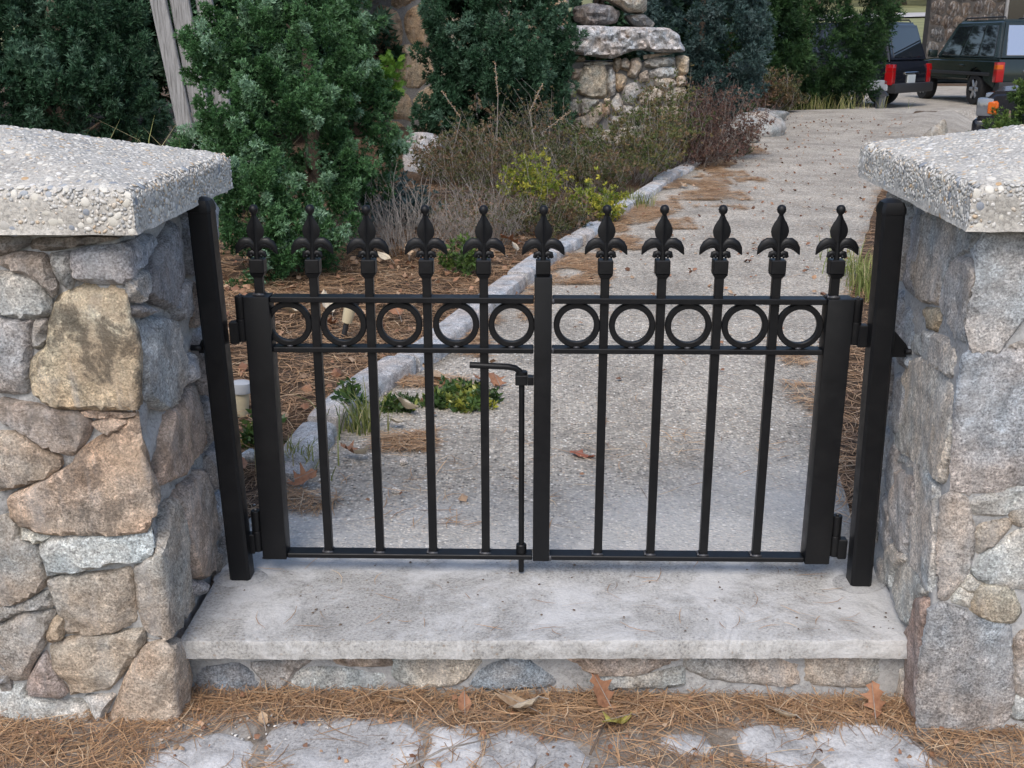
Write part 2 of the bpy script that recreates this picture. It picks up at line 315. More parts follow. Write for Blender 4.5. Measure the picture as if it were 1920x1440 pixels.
LEFT_STONES = [
    ([(-0.1627,0.7658),(-0.1492,0.7876),(-0.1131,0.8029),(-0.07,0.8074),(-0.0155,0.8012),(0.0105,0.7815),(0.0339,0.7363),(0.0509,0.6868),(0.0321,0.5588),(-0.0205,0.5533),(-0.0601,0.5531),(-0.1432,0.5594),(-0.1791,0.5546),(-0.1994,0.5683),(-0.2234,0.5865),(-0.2234,0.6185),(-0.2157,0.6593),(-0.1823,0.6819),(-0.1727,0.7219)],(0.62,0.524,0.376),0.75),
    ([(-0.1108,0.8733),(-0.0151,0.882),(0.1408,0.8788),(0.2273,0.8686),(0.1979,0.8414),(0.1256,0.8278),(0.0077,0.8125),(-0.0148,0.8076),(-0.0828,0.8073),(-0.1118,0.8137),(-0.1206,0.835)],(0.429,0.418,0.427),0.15),
    ([(-0.1925,0.8772),(-0.1819,0.8928),(-0.0723,0.8957),(-0.0135,0.8959),(-0.1036,0.8796),(-0.1599,0.868),(-0.1917,0.8675)],(0.447,0.389,0.336),0.3),
    ([(-0.2575,0.8942),(-0.1902,0.894),(-0.1971,0.8805),(-0.2453,0.8618),(-0.2625,0.86)],(0.383,0.35,0.319),0.2),
    ([(-0.2631,0.8557),(-0.2197,0.8636),(-0.1689,0.8637),(-0.1592,0.8349),(-0.1538,0.8049),(-0.1628,0.781),(-0.1815,0.8013),(-0.1999,0.8227),(-0.2491,0.8354),(-0.2656,0.8387)],(0.487,0.417,0.362),0.35),
    ([(-0.1574,0.8612),(-0.1351,0.8639),(-0.1191,0.8639),(-0.1164,0.835),(-0.1248,0.8015),(-0.1327,0.7994),(-0.1457,0.8144),(-0.1516,0.8349)],(0.411,0.389,0.357),0.1),
    ([(-0.2676,0.825),(-0.2205,0.8278),(-0.1931,0.8103),(-0.1726,0.778),(-0.1736,0.7448),(-0.2029,0.7381),(-0.2367,0.7423),(-0.279,0.7478)],(0.497,0.496,0.469),0.1),
    ([(-0.2808,0.7355),(-0.2379,0.7339),(-0.2089,0.7319),(-0.2154,0.6995),(-0.2336,0.5828),(-0.2595,0.5803),(-0.3026,0.5869)],(0.497,0.484,0.479),0.1),
    ([(-0.2024,0.7319),(-0.182,0.7333),(-0.1812,0.713),(-0.1939,0.6827),(-0.2116,0.6737),(-0.213,0.6951)],(0.414,0.403,0.381),0.1),
    ([(0.2986,0.886),(0.337,0.8597),(0.3504,0.8083),(0.3337,0.752),(0.2739,0.7255),(0.244,0.7022),(0.1655,0.7326),(0.109,0.7633),(0.1166,0.7889),(0.1677,0.8241),(0.2316,0.8492)],(0.305,0.297,0.302),0.1),
    ([(-0.0098,0.8068),(0.0584,0.8183),(0.1188,0.8138),(0.1254,0.7916),(0.1003,0.7653),(0.0658,0.7585),(0.0231,0.783),(0.0041,0.8003)],(0.554,0.55,0.531),0.0),
    ([(0.0421,0.7556),(0.1006,0.7439),(0.1656,0.7189),(0.157,0.7134),(0.1071,0.7212),(0.0406,0.7377)],(0.468,0.444,0.431),0.1),
    ([(0.3202,0.7389),(0.3627,0.7397),(0.3623,0.654),(0.2956,0.6667),(0.2529,0.6961),(0.2914,0.7215)],(0.417,0.417,0.427),0.1),
    ([(0.0424,0.731),(0.1319,0.7131),(0.2212,0.6859),(0.2564,0.6508),(0.2671,0.6078),(0.2985,0.5784),(0.277,0.5333),(0.2283,0.5038),(0.1552,0.5038),(0.1052,0.5302),(0.0506,0.5676),(0.0523,0.6175),(0.0592,0.6846)],(0.471,0.47,0.454),0.1),
    ([(0.3017,0.5672),(0.367,0.5717),(0.3681,0.5049),(0.3031,0.5163)],(0.583,0.579,0.591),0.0),
    ([(0.1503,0.4993),(0.2461,0.4996),(0.329,0.4989),(0.3697,0.4962),(0.3894,0.4322),(0.3806,0.3582),(0.3756,0.3413),(0.3339,0.332),(0.199,0.3407),(0.0908,0.3585),(0.0743,0.3727),(0.0913,0.4184),(0.1196,0.4553)],(0.51,0.405,0.34),0.4),
    ([(-0.1384,0.5446),(-0.1135,0.5495),(-0.0174,0.5408),(-0.0445,0.5351),(-0.0976,0.5347),(-0.1281,0.5382)],(0.565,0.459,0.38),0.4),
    ([(-0.1158,0.5224),(-0.0847,0.5311),(-0.0487,0.5248),(-0.0651,0.5088),(-0.0838,0.5002),(-0.0997,0.5085)],(0.568,0.484,0.415),0.3),
    ([(-0.3022,0.5704),(-0.2439,0.563),(-0.2022,0.5499),(-0.1451,0.5481),(-0.129,0.5326),(-0.1235,0.5158),(-0.1305,0.4932),(-0.1514,0.4624),(-0.1754,0.4508),(-0.2288,0.4778),(-0.2675,0.508),(-0.3092,0.5224)],(0.488,0.418,0.373),0.45),
    ([(-0.3118,0.5001),(-0.2691,0.4994),(-0.2344,0.4744),(-0.1936,0.4474),(-0.1934,0.43),(-0.2152,0.4103),(-0.2649,0.3918),(-0.3307,0.371)],(0.538,0.443,0.355),0.5),
    ([(-0.3025,0.3675),(-0.2608,0.3854),(-0.204,0.4126),(-0.1633,0.436),(-0.1436,0.4648),(-0.1086,0.4889),(-0.0667,0.5106),(-0.0372,0.5366),(-0.0126,0.549),(0.0413,0.5506),(0.1025,0.5135),(0.1073,0.4836),(0.0584,0.4665),(0.0517,0.4106),(0.0463,0.3475),(0.0178,0.3304),(-0.0181,0.3087),(-0.0344,0.2883),(-0.1086,0.2828),(-0.2263,0.2828),(-0.2596,0.2897),(-0.3022,0.3155)],(0.62,0.472,0.36),0.6),
    ([(-0.2525,0.2565),(-0.2321,0.2738),(-0.1337,0.2774),(-0.0551,0.2809),(-0.0142,0.2993),(0.0498,0.2711),(0.0284,0.2505),(-0.0154,0.2384),(-0.0422,0.2171),(-0.0767,0.2167),(-0.1058,0.2213),(-0.1369,0.2079),(-0.193,0.1937),(-0.2433,0.1877),(-0.2489,0.2133)],(0.62,0.62,0.584),0.05),
    ([(-0.2947,0.2924),(-0.2694,0.2873),(-0.2325,0.2776),(-0.2584,0.2602),(-0.2912,0.2647)],(0.606,0.602,0.536),0.1),
    ([(-0.3371,0.3275),(-0.2966,0.303),(-0.2928,0.2604),(-0.2604,0.2526),(-0.2533,0.2133),(-0.2554,0.164),(-0.3007,0.1314),(-0.3693,0.1073)],(0.425,0.403,0.37),0.35),
    ([(-0.2482,0.1767),(-0.194,0.1855),(-0.1195,0.1874),(-0.0743,0.2026),(-0.0737,0.1439),(-0.0716,0.0697),(-0.1406,0.0462),(-0.1865,0.0429),(-0.2332,0.0451),(-0.234,0.0976),(-0.2428,0.1421)],(0.492,0.455,0.398),0.25),
    ([(-0.0643,0.2087),(-0.0162,0.2308),(0.0321,0.253),(0.0928,0.3008),(0.1112,0.3091),(0.1545,0.3012),(0.2004,0.1663),(0.1946,0.0862),(0.1982,0.0056),(0.1087,0.0217),(0.0292,0.0334),(-0.0156,0.0364),(-0.0586,0.0501),(-0.0652,0.0827),(-0.0662,0.144)],(0.504,0.457,0.399),0.2),
    ([(0.1312,0.3113),(0.3497,0.2944),(0.4001,0.195),(0.4041,0.0667),(0.3784,0.0152),(0.3092,0.0239),(0.2186,0.0808),(0.2036,0.1529),(0.1787,0.2462)],(0.513,0.431,0.375),0.35),
    ([(0.2069,0.0725),(0.2906,0.0281),(0.2902,-0.0068),(0.2182,0.0294)],(0.457,0.444,0.453),0.0),
    ([(-0.2525,0.0794),(-0.2279,0.0825),(-0.2388,0.0365),(-0.2643,0.0277),(-0.2684,0.0464)],(0.444,0.375,0.29),0.3),
    ([(-0.2714,0.0196),(-0.2127,0.0346),(-0.1517,0.0382),(-0.0895,0.0525),(-0.063,0.0562),(-0.0667,0.0204),(-0.0989,-0.0249),(-0.1398,-0.0719),(-0.1569,-0.0957),(-0.2036,-0.0992),(-0.2357,-0.1085),(-0.2561,-0.0746),(-0.2669,-0.0397)],(0.542,0.483,0.402),0.3),
    ([(-0.0612,0.0193),(-0.0161,0.0313),(0.0858,0.0021),(0.0975,-0.0743),(0.1378,-0.1305),(0.0703,-0.1661),(0.0099,-0.1971),(-0.0126,-0.1981),(-0.0852,-0.1961),(-0.1708,-0.1853),(-0.1446,-0.1322),(-0.111,-0.061),(-0.0856,-0.0143)],(0.579,0.484,0.393),0.3),
    ([(-0.3769,0.0553),(-0.3158,0.095),(-0.249,0.0986),(-0.2598,0.0692),(-0.2785,0.0235),(-0.3142,-0.0334),(-0.33,-0.0744),(-0.3969,-0.0812)],(0.503,0.443,0.387),0.35),
    ([(-0.3246,-0.0685),(-0.2833,-0.0012),(-0.2761,-0.0236),(-0.2488,-0.0981),(-0.2619,-0.1118),(-0.3269,-0.1038)],(0.45,0.392,0.37),0.2),
    ([(-0.3988,-0.0942),(-0.3354,-0.0833),(-0.3295,-0.1157),(-0.253,-0.1236),(-0.2134,-0.129),(-0.1892,-0.1867),(-0.2432,-0.2105),(-0.3492,-0.2212),(-0.4171,-0.2191)],(0.592,0.576,0.535),0.05),
    ([(-0.2095,-0.1135),(-0.1434,-0.1037),(-0.1684,-0.1504),(-0.1866,-0.1734),(-0.1973,-0.1329)],(0.607,0.591,0.558),0.0),
    ([(-0.3701,0.1017),(-0.3014,0.1264),(-0.2556,0.1508),(-0.2475,0.1098),(-0.315,0.1006),(-0.3759,0.0622)],(0.411,0.389,0.357),0.1),
]
RIGHT_STONES = [
    ([(0.021,0.9008),(-0.0409,0.9087),(-0.1219,0.9089),(-0.1436,0.7621),(-0.1054,0.7511),(-0.0845,0.7098),(-0.0711,0.6857),(-0.005,0.684),(0.0068,0.7075),(0.0183,0.7698),(-0.0032,0.8294),(0.0422,0.8632),(0.014,0.8895)],(0.524,0.51,0.494),0.12),
    ([(0.0271,0.6632),(-0.0071,0.6764),(-0.0753,0.6789),(-0.1552,0.6836),(-0.1961,0.4063),(-0.1142,0.393),(-0.052,0.3867),(-0.0198,0.3922),(0.0065,0.3984),(0.0074,0.4528),(0.0137,0.5288),(0.023,0.6027)],(0.459,0.458,0.465),0.02),
    ([(-0.0811,0.6884),(-0.1494,0.7224),(-0.1541,0.691)],(0.496,0.483,0.457),0.1),
    ([(-0.0571,0.3728),(-0.1545,0.4043),(-0.1954,0.4108),(-0.2022,0.3649),(-0.1615,0.3553),(-0.1117,0.3419),(-0.0749,0.3364),(-0.0626,0.3482)],(0.55,0.536,0.496),0.1),
    ([(-0.0763,0.2963),(-0.0872,0.3215),(-0.1336,0.3297),(-0.1407,0.3126),(-0.111,0.2767),(-0.0884,0.258)],(0.478,0.442,0.386),0.3),
    ([(-0.077,0.2169),(-0.0968,0.248),(-0.1676,0.3118),(-0.209,0.3185),(-0.2294,0.1809),(-0.1275,0.189),(-0.0984,0.1994)],(0.565,0.55,0.509),0.1),
    ([(-0.0872,0.1739),(-0.1042,0.1839),(-0.1617,0.1845),(-0.1882,0.126),(-0.177,0.1022),(-0.1392,0.1018),(-0.0928,0.1304)],(0.502,0.454,0.365),0.35),
    ([(0.0196,0.1227),(-0.0278,0.1395),(-0.0637,0.1235),(-0.1045,0.1075),(-0.1687,0.0916),(-0.1875,0.009),(-0.2082,-0.122),(-0.1555,-0.1699),(-0.0815,-0.1829),(-0.0012,-0.1781),(0.0137,-0.0885),(0.0223,0.0212)],(0.375,0.376,0.378),0.05),
    ([(0.0418,0.3643),(-0.0122,0.3878),(-0.0505,0.3728),(-0.0609,0.343),(-0.0717,0.2805),(-0.0689,0.2275),(-0.0552,0.1844),(-0.0407,0.1528),(-0.0073,0.1579),(0.0093,0.2434),(0.0207,0.3121)],(0.505,0.457,0.411),0.25),
    ([(-0.0619,0.1845),(-0.0775,0.2051),(-0.0976,0.1903),(-0.082,0.1696)],(0.577,0.562,0.51),0.1),
    ([(-0.0518,0.1491),(-0.0603,0.178),(-0.0813,0.1674),(-0.0876,0.1369)],(0.606,0.59,0.536),0.1),
    ([(-0.1864,0.0484),(-0.2019,0.0698),(-0.2447,0.077),(-0.2672,-0.0758),(-0.2227,-0.0764),(-0.2039,-0.0593)],(0.479,0.443,0.409),0.2),
    ([(-0.2065,-0.0777),(-0.2698,-0.0931),(-0.2767,-0.1398),(-0.2136,-0.1289)],(0.51,0.496,0.458),0.1),
    ([(-0.1934,-0.1824),(-0.2286,-0.1535),(-0.2776,-0.1457),(-0.2881,-0.2169),(-0.2427,-0.2176),(-0.2067,-0.2061)],(0.416,0.416,0.405),0.1),
    ([(-0.1375,0.3592),(-0.1992,0.3854),(-0.2087,0.3211),(-0.1566,0.3232)],(0.521,0.496,0.447),0.1),
    ([(0.4396,0.8903),(0.2442,0.8978),(0.0489,0.9064),(0.0573,0.8612),(0.1399,0.8321),(0.1795,0.7831),(0.1922,0.7385),(0.3302,0.7111),(0.402,0.7544)],(0.483,0.47,0.444),0.1),
    ([(0.121,0.8385),(0.0519,0.8477),(-0.0015,0.8294),(0.0207,0.7693),(0.0132,0.7102),(0.0718,0.6907),(0.1553,0.7231),(0.1848,0.7393),(0.1653,0.7853)],(0.471,0.471,0.466),0.05),
    ([(0.2908,0.6996),(0.1909,0.7275),(0.1678,0.7201),(0.2029,0.679),(0.2472,0.6675)],(0.563,0.468,0.334),0.4),
    ([(0.4067,0.5828),(0.2753,0.6533),(0.0984,0.678),(0.0738,0.6529),(0.0706,0.6087),(0.1875,0.6015),(0.2695,0.5971),(0.3845,0.5665)],(0.536,0.51,0.471),0.15),
    ([(0.3735,0.5584),(0.2508,0.5968),(0.102,0.6089),(0.0458,0.5832),(0.0257,0.5245),(0.0365,0.464),(0.0464,0.3989),(0.135,0.3921),(0.272,0.3674),(0.3878,0.3302),(0.4141,0.3577),(0.4179,0.4493)],(0.55,0.536,0.496),0.08),
    ([(0.3942,0.3193),(0.2281,0.3788),(0.1226,0.3883),(0.0688,0.3737),(0.0401,0.303),(0.0146,0.2193),(0.029,0.1584),(0.2097,0.154),(0.1923,0.2546),(0.1839,0.3034),(0.2095,0.3428),(0.3745,0.2985)],(0.593,0.578,0.546),0.05),
    ([(0.3908,0.2847),(0.2218,0.3309),(0.2005,0.2792),(0.2202,0.2084),(0.239,0.1412),(0.3253,0.1283),(0.3913,0.1512)],(0.576,0.538,0.509),0.2),
    ([(0.3747,0.0843),(0.326,0.1194),(0.2124,0.141),(0.3088,0.0677),(0.2922,0.0282),(0.3658,0.0079)],(0.606,0.59,0.547),0.05),
    ([(0.2921,0.0751),(0.1739,0.1535),(0.0385,0.1477),(0.1131,0.0898),(0.1394,0.0224),(0.2078,0.0012),(0.2626,0.0306)],(0.568,0.575,0.544),0.05),
    ([(0.1071,0.0937),(0.0327,0.1376),(0.0309,0.1119),(0.0281,0.0177),(0.0195,-0.0924),(0.0225,-0.1763),(0.069,-0.186),(0.134,-0.0772),(0.1319,0.0138)],(0.486,0.393,0.361),0.3),
    ([(0.2101,-0.0949),(0.1562,-0.068),(0.1205,-0.1294),(0.1189,-0.1824),(0.1643,-0.1893)],(0.575,0.537,0.486),0.1),
]
RISER_STONES = [
    ([(-0.7854,-0.1153),(-0.6939,-0.1024),(-0.6606,-0.1167),(-0.6289,-0.1806),(-0.7916,-0.1847)],(0.337,0.35,0.374),0.05),
    ([(-0.6853,-0.1023),(-0.5166,-0.0787),(-0.5084,-0.0854),(-0.5573,-0.1153),(-0.5975,-0.1781),(-0.6197,-0.1725),(-0.6518,-0.1136)],(0.492,0.444,0.409),0.2),
    ([(-0.5808,-0.1749),(-0.556,-0.1222),(-0.5139,-0.1069),(-0.3445,-0.1146),(-0.348,-0.1649),(-0.4745,-0.1755)],(0.497,0.496,0.469),0.05),
    ([(-0.4993,-0.0756),(-0.3387,-0.0687),(-0.3399,-0.1038),(-0.4879,-0.1017)],(0.484,0.392,0.327),0.4),
    ([(-0.3311,-0.0706),(-0.1457,-0.0644),(-0.1306,-0.0904),(-0.1807,-0.1399),(-0.2152,-0.1522),(-0.3012,-0.1534),(-0.3376,-0.1371)],(0.524,0.522,0.483),0.1),
    ([(-0.1706,-0.1526),(-0.129,-0.1069),(-0.0482,-0.0671),(0.0056,-0.113),(0.0762,-0.1592),(-0.1467,-0.1622)],(0.338,0.363,0.386),0.0),
    ([(-0.0042,-0.0627),(0.3128,-0.0539),(0.3142,-0.0828),(0.22,-0.1181),(0.152,-0.1189),(0.0412,-0.1009),(-0.0015,-0.082)],(0.512,0.418,0.353),0.4),
    ([(0.0924,-0.1148),(0.1692,-0.1236),(0.2369,-0.1169),(0.3205,-0.0915),(0.3232,-0.1481),(0.1104,-0.1608)],(0.415,0.416,0.393),0.1),
    ([(0.3246,-0.0538),(0.5784,-0.0478),(0.5854,-0.1348),(0.5523,-0.145),(0.3816,-0.1277),(0.3255,-0.107)],(0.506,0.471,0.434),0.2),
    ([(0.5868,-0.0477),(0.7785,-0.0434),(0.7889,-0.1419),(0.5989,-0.1444)],(0.533,0.496,0.448),0.2),
]
BUTTRESS_STONES = [
    ([(0.3938,1.0954),(0.481,1.0954),(0.4818,1.0568),(0.408,1.0503)],(0.45,0.42,0.36)),
    ([(0.4757,1.022),(0.5826,1.0478),(0.7775,1.0376),(0.7713,1.0182),(0.5565,1.0156)],(0.42,0.39,0.33)),
    ([(0.4829,0.9987),(0.5702,1.0052),(0.6772,1.0246),(0.7135,0.9212),(0.7251,0.7387),(0.6859,0.6862),(0.5365,0.6992),(0.4135,0.7515),(0.4053,0.8299),(0.4508,0.921)],(0.43,0.4,0.33)),
    ([(0.7242,0.973),(0.7723,0.986),(0.8025,0.8693),(0.7995,0.7388),(0.7395,0.7059),(0.7257,0.8171)],(0.47,0.45,0.42)),
    ([(0.7835,1.0633),(0.8434,1.0762),(0.8458,0.9989),(0.8137,0.9472),(0.782,0.973)],(0.4,0.31,0.22)),
    ([(0.8509,1.0505),(0.9037,1.0762),(0.9456,1.0248),(0.9209,0.9602),(0.8488,0.986)],(0.36,0.32,0.27)),
    ([(0.9577,1.0634),(1.0377,1.0763),(1.0606,0.999),(1.0037,0.8954),(0.9252,0.9083),(0.9496,0.986)],(0.4,0.35,0.29)),
    ([(0.8037,0.9212),(0.8683,0.9213),(0.9167,0.8824),(0.8858,0.7911),(0.833,0.7519),(0.804,0.8172)],(0.42,0.33,0.23)),
    ([(1.0989,1.0506),(1.1713,1.0827),(1.385,1.0892),(1.4019,1.012),(1.2282,0.9991),(1.1075,0.999)],(0.41,0.39,0.35)),
    ([(1.1498,0.9473),(1.2288,0.9862),(1.376,0.9927),(1.4372,0.9734),(1.421,0.8892),(1.2996,0.8982),(1.152,0.889)],(0.43,0.43,0.42)),
    ([(1.2064,0.8761),(1.3403,0.8904),(1.4164,0.8437),(1.4114,0.8046),(1.3056,0.7588),(1.2087,0.8175)],(0.47,0.43,0.37)),
    ([(1.4118,1.0892),(1.478,1.1021),(1.5327,1.0764),(1.5324,0.9475),(1.487,0.9152),(1.4397,0.9216)],(0.46,0.39,0.28)),
    ([(1.4234,0.8957),(1.501,0.9022),(1.5159,0.8177),(1.4276,0.8046)],(0.43,0.34,0.25)),
    ([(0.8989,0.8042),(1.0055,0.8434),(1.0497,0.739),(0.9992,0.6339),(0.8907,0.6337),(0.8766,0.7388)],(0.38,0.37,0.36)),
    ([(0.7551,0.6336),(0.8334,0.7362),(0.8812,0.6337),(0.8664,0.5413),(0.7841,0.5676)],(0.46,0.45,0.43)),
    ([(0.6997,0.677),(0.7469,0.6836),(0.7413,0.6402),(0.6966,0.6401)],(0.47,0.43,0.36)),
    ([(0.6767,0.6203),(0.7459,0.6204),(0.7522,0.5411),(0.6797,0.5013)],(0.43,0.33,0.25)),
    ([(0.2929,0.6595),(0.4285,0.6701),(0.4448,0.5275),(0.3226,0.5008),(0.2702,0.5405)],(0.35,0.33,0.28)),
    ([(0.2902,0.8429),(0.3844,0.8664),(0.3975,0.7384),(0.3332,0.6924),(0.2875,0.7514)],(0.36,0.34,0.3)),
    ([(0.3556,0.9702),(0.4633,0.9729),(0.4246,0.882),(0.3575,0.8586)],(0.38,0.3,0.23)),
    ([(0.3803,0.4743),(0.5133,0.5117),(0.6595,0.6572),(0.6743,0.5012),(0.571,0.3679),(0.4232,0.3676)],(0.38,0.34,0.28)),
    ([(0.2965,0.4182),(0.3507,0.4476),(0.4109,0.3676),(0.3527,0.3273),(0.2936,0.3406)],(0.38,0.31,0.24)),
    ([(0.8941,0.614),(0.9725,0.6207),(0.9897,0.5149),(0.8859,0.528)],(0.4,0.39,0.37)),
    ([(1.0499,0.9214),(1.1225,0.9577),(1.1394,0.8669),(1.0523,0.8538)],(0.38,0.36,0.33)),
    ([(0.7887,0.5014),(0.9488,0.5175),(0.9651,0.4352),(0.7909,0.4216)],(0.42,0.41,0.38)),
    ([(1.0606,0.7364),(1.2066,0.8018),(1.2998,0.7366),(1.2708,0.621),(1.0646,0.626)],(0.4,0.37,0.32)),
    ([(1.3134,0.7327),(1.4121,0.789),(1.5132,0.789),(1.5248,0.6344),(1.3253,0.6145)],(0.41,0.36,0.29)),
    ([(1.0033,0.5943),(1.2443,0.6051),(1.2564,0.4755),(1.0083,0.4485)],(0.4,0.38,0.35)),
    ([(1.2648,0.6012),(1.5217,0.6147),(1.5331,0.4626),(1.2709,0.4556)],(0.4,0.36,0.3)),
    ([(0.5096,0.686),(0.6456,0.6703),(0.5263,0.5408),(0.4532,0.5142),(0.445,0.6596)],(0.39,0.36,0.31)),
    ([(1.09,1.1084),(1.2631,1.1277),(1.3834,1.1251),(1.1709,1.0917),(1.0915,1.0699)],(0.36,0.33,0.29)),
    ([(0.4344,0.3543),(0.7079,0.3614),(0.9796,0.4085),(1.2513,0.4356),(1.5229,0.4493),(1.5407,0.2219),(0.4369,0.2199)],(0.36,0.34,0.3)),
]
BUTTRESS_SLAB = [(0.1866,1.3935),(0.3315,1.3934),(0.4894,1.3934),(0.8054,1.3808),(1.3049,1.3744),(1.4131,1.3055),(1.4364,1.2301),(1.4784,1.1796),(1.4736,1.1417),(1.2096,1.1353),(1.0764,1.1606),(0.9709,1.1542),(0.8923,1.1289),(0.7614,1.078),(0.6019,1.0907),(0.4156,1.1161),(0.1899,1.1287)]
BOULDERS = [[(0.3638,1.5753),(0.5507,1.6132),(0.7388,1.5877),(0.8479,1.5242),(0.8106,1.4223),(0.6768,1.3968),(0.5017,1.3942),(0.3795,1.448)],[(0.6696,1.6762),(1.1102,1.6759),(1.1217,1.5495),(1.0762,1.5114),(0.9283,1.5242),(0.8597,1.575)],[(0.9025,1.4924),(1.0762,1.5114),(1.1937,1.4222),(1.1753,1.3774),(1.0002,1.3839)]]
# ------------------------------------------------------------ terrain, path, driveway
PATH_L = [(-.83, .12), (-.74, .62), (-.70, .95), (-.64, 1.22), (-.55, 1.5), (-.40, 1.92), (-.30, 2.24), (-.2, 2.65), (.03, 3.55), (.19, 4.12), (.39, 4.7), (.55, 5.26), (.9, 6.3), (1.26, 7.4), (1.6, 8.3), (1.92, 8.95), (2.55, 10.6), (3.8, 14.4), (4.0, 15.3)]
PATH_R = [(.815, .12), (.9, .62), (.95, .95), (1.0, 1.22), (1.08, 1.5), (1.2, 1.92), (1.32, 2.24), (1.45, 2.65), (1.75, 3.5), (1.95, 4.12), (2.15, 4.7), (2.34, 5.26), (2.7, 6.3), (3.1, 7.4), (3.45, 8.3), (3.7, 8.95), (4.35, 10.6), (6.0, 14.8), (6.25, 15.6)]
LY, LX = [p[1] for p in PATH_L], [p[0] for p in PATH_L]; RY, RX = [p[1] for p in PATH_R], [p[0] for p in PATH_R]
xl = lambda y: interp(y, LY, LX); xr = lambda y: interp(y, RY, RX)
def gz(y):
    if y < 14.5: return .23 * smooth01((y - 3) / 11.8)
    return .23 - .35 * smooth01((y - 14.7) / 3.0)
def tz(x, y):
    """height of the ground"""
    if y > 28: back = .055 * max(0, y - 30) + .35 * math.sin(x * .05) * smooth01((y - 40) / 30)
    else: back = 0
    z = gz(y) - .012 + back
    dl = xl(y) - x; dr = x - xr(y)
    if y < 15.2:
        if dl > 0: z += .06 * smooth01(dl / 1.2) + .10 * smooth01((dl - 1.5) / 4) * smooth01((y - 3) / 4) + .02 * mnoise.noise(Vector((x * 1.3, y * 1.3, 0))) * smooth01(dl / .6)
        if dr > .1 and y > 2: z -= (.10 + gz(y)) * smooth01((dr - .2) / 1.0) * smooth01((y - 5) / 3)
    f = smooth01((y + .10) / .2)
    return lerp(-.170 + .008 * mnoise.noise(Vector((x * 5, y * 5, 3))), z, f)
def grid_sheet(name, xs, ys, zf, mat, kind='structure', skirt=0):
    v = [(x, y, zf(x, y)) for y in ys for x in xs]; n = len(xs)
    f = [(j * n + i, j * n + i + 1, (j + 1) * n + i + 1, (j + 1) * n + i) for j in range(len(ys) - 1) for i in range(n - 1)]
    return tag(mesh_obj(name, v, f, mat, smooth=True), kind=kind)
def fr(a, b, n): return list(np.linspace(a, b, n))
gx = fr(-60, -6, 19)[:-1] + fr(-6, 6, 97)[:-1] + fr(6, 12, 25)[:-1] + fr(12, 120, 28)
gy = fr(-8, -1.2, 12)[:-1] + fr(-1.2, .3, 46)[:-1] + fr(.3, 6, 58)[:-1] + fr(6, 18.5, 60)[:-1] + fr(18.5, 40, 22)
grid_sheet('ground', gx, gy, tz, M['mulch'])
grid_sheet('hillside', fr(-120, 260, 60), fr(40, 400, 60), lambda x, y: tz(x, y) + .02, M['grass_far'])
# path: sheet with skirts down into the bed
ts = sorted(set(fr(.12, 3, 40) + fr(3, 15.3, 60))); NX = 14
def path_z(u, y): return gz(y) + .006 * math.sin(u * math.pi) + .003 * mnoise.noise(Vector((u * 6, y * 2, 0)))
v = []; f = []
for y in ts:
    a, b = xl(y), xr(y)
    wob = .02 * mnoise.noise(Vector((0, y * 3, 5)))
    row = [(a - .01 + wob, y, gz(y) - .08)] + [(lerp(a + wob, b + wob, i / (NX - 1)), y + .12 * smooth01((y - 10) / 4) * i / (NX - 1) * 4, path_z(i / (NX - 1), y)) for i in range(NX)] + [(b + .01 + wob, y + .48 * smooth01((y - 10) / 4), gz(y) - .08)]
    v += row
n = NX + 2
for j in range(len(ts) - 1):
    for i in range(n - 1): f.append((j * n + i, j * n + i + 1, (j + 1) * n + i + 1, (j + 1) * n + i))
tag(mesh_obj('path', v, f, M['aggregate'], smooth=True), kind='structure')
v = []; f = []; dys = fr(7.0, 15.6, 34) + fr(15.9, 31, 22)
for j, y in enumerate(dys):
    a = xr(y) - .5 + .7 * smooth01((9.5 - y) / 2) if y < 15.8 else 3.0
    for i in range(25):
        x = a + (26 - a) * (i / 24) ** 1.5; v.append((x, y, (gz(y) - .02) if (x < xr(y) and y < 15.8) else tz(x, y) + .045))
    if j: f += [((j - 1) * 25 + i, (j - 1) * 25 + i + 1, j * 25 + i + 1, j * 25 + i) for i in range(24)]
tag(mesh_obj('driveway', v, f, M['aggregate'], smooth=True), kind='structure')
far_road = [(12 + t * 90, 72 + 14 * math.sin(t * 3.0)) for t in fr(0, 1, 40)]
v = []; f = []
for i, (x, y) in enumerate(far_road):
    v += [(x, y - 3.4, tz(x, y - 3.4) + .12), (x, y + 3.4, tz(x, y + 3.4) + .12)]
    if i: f.append((2 * i - 2, 2 * i, 2 * i + 1, 2 * i - 1))
tag(mesh_obj('far_road', v, f, M['far_road'], smooth=True), kind='structure')

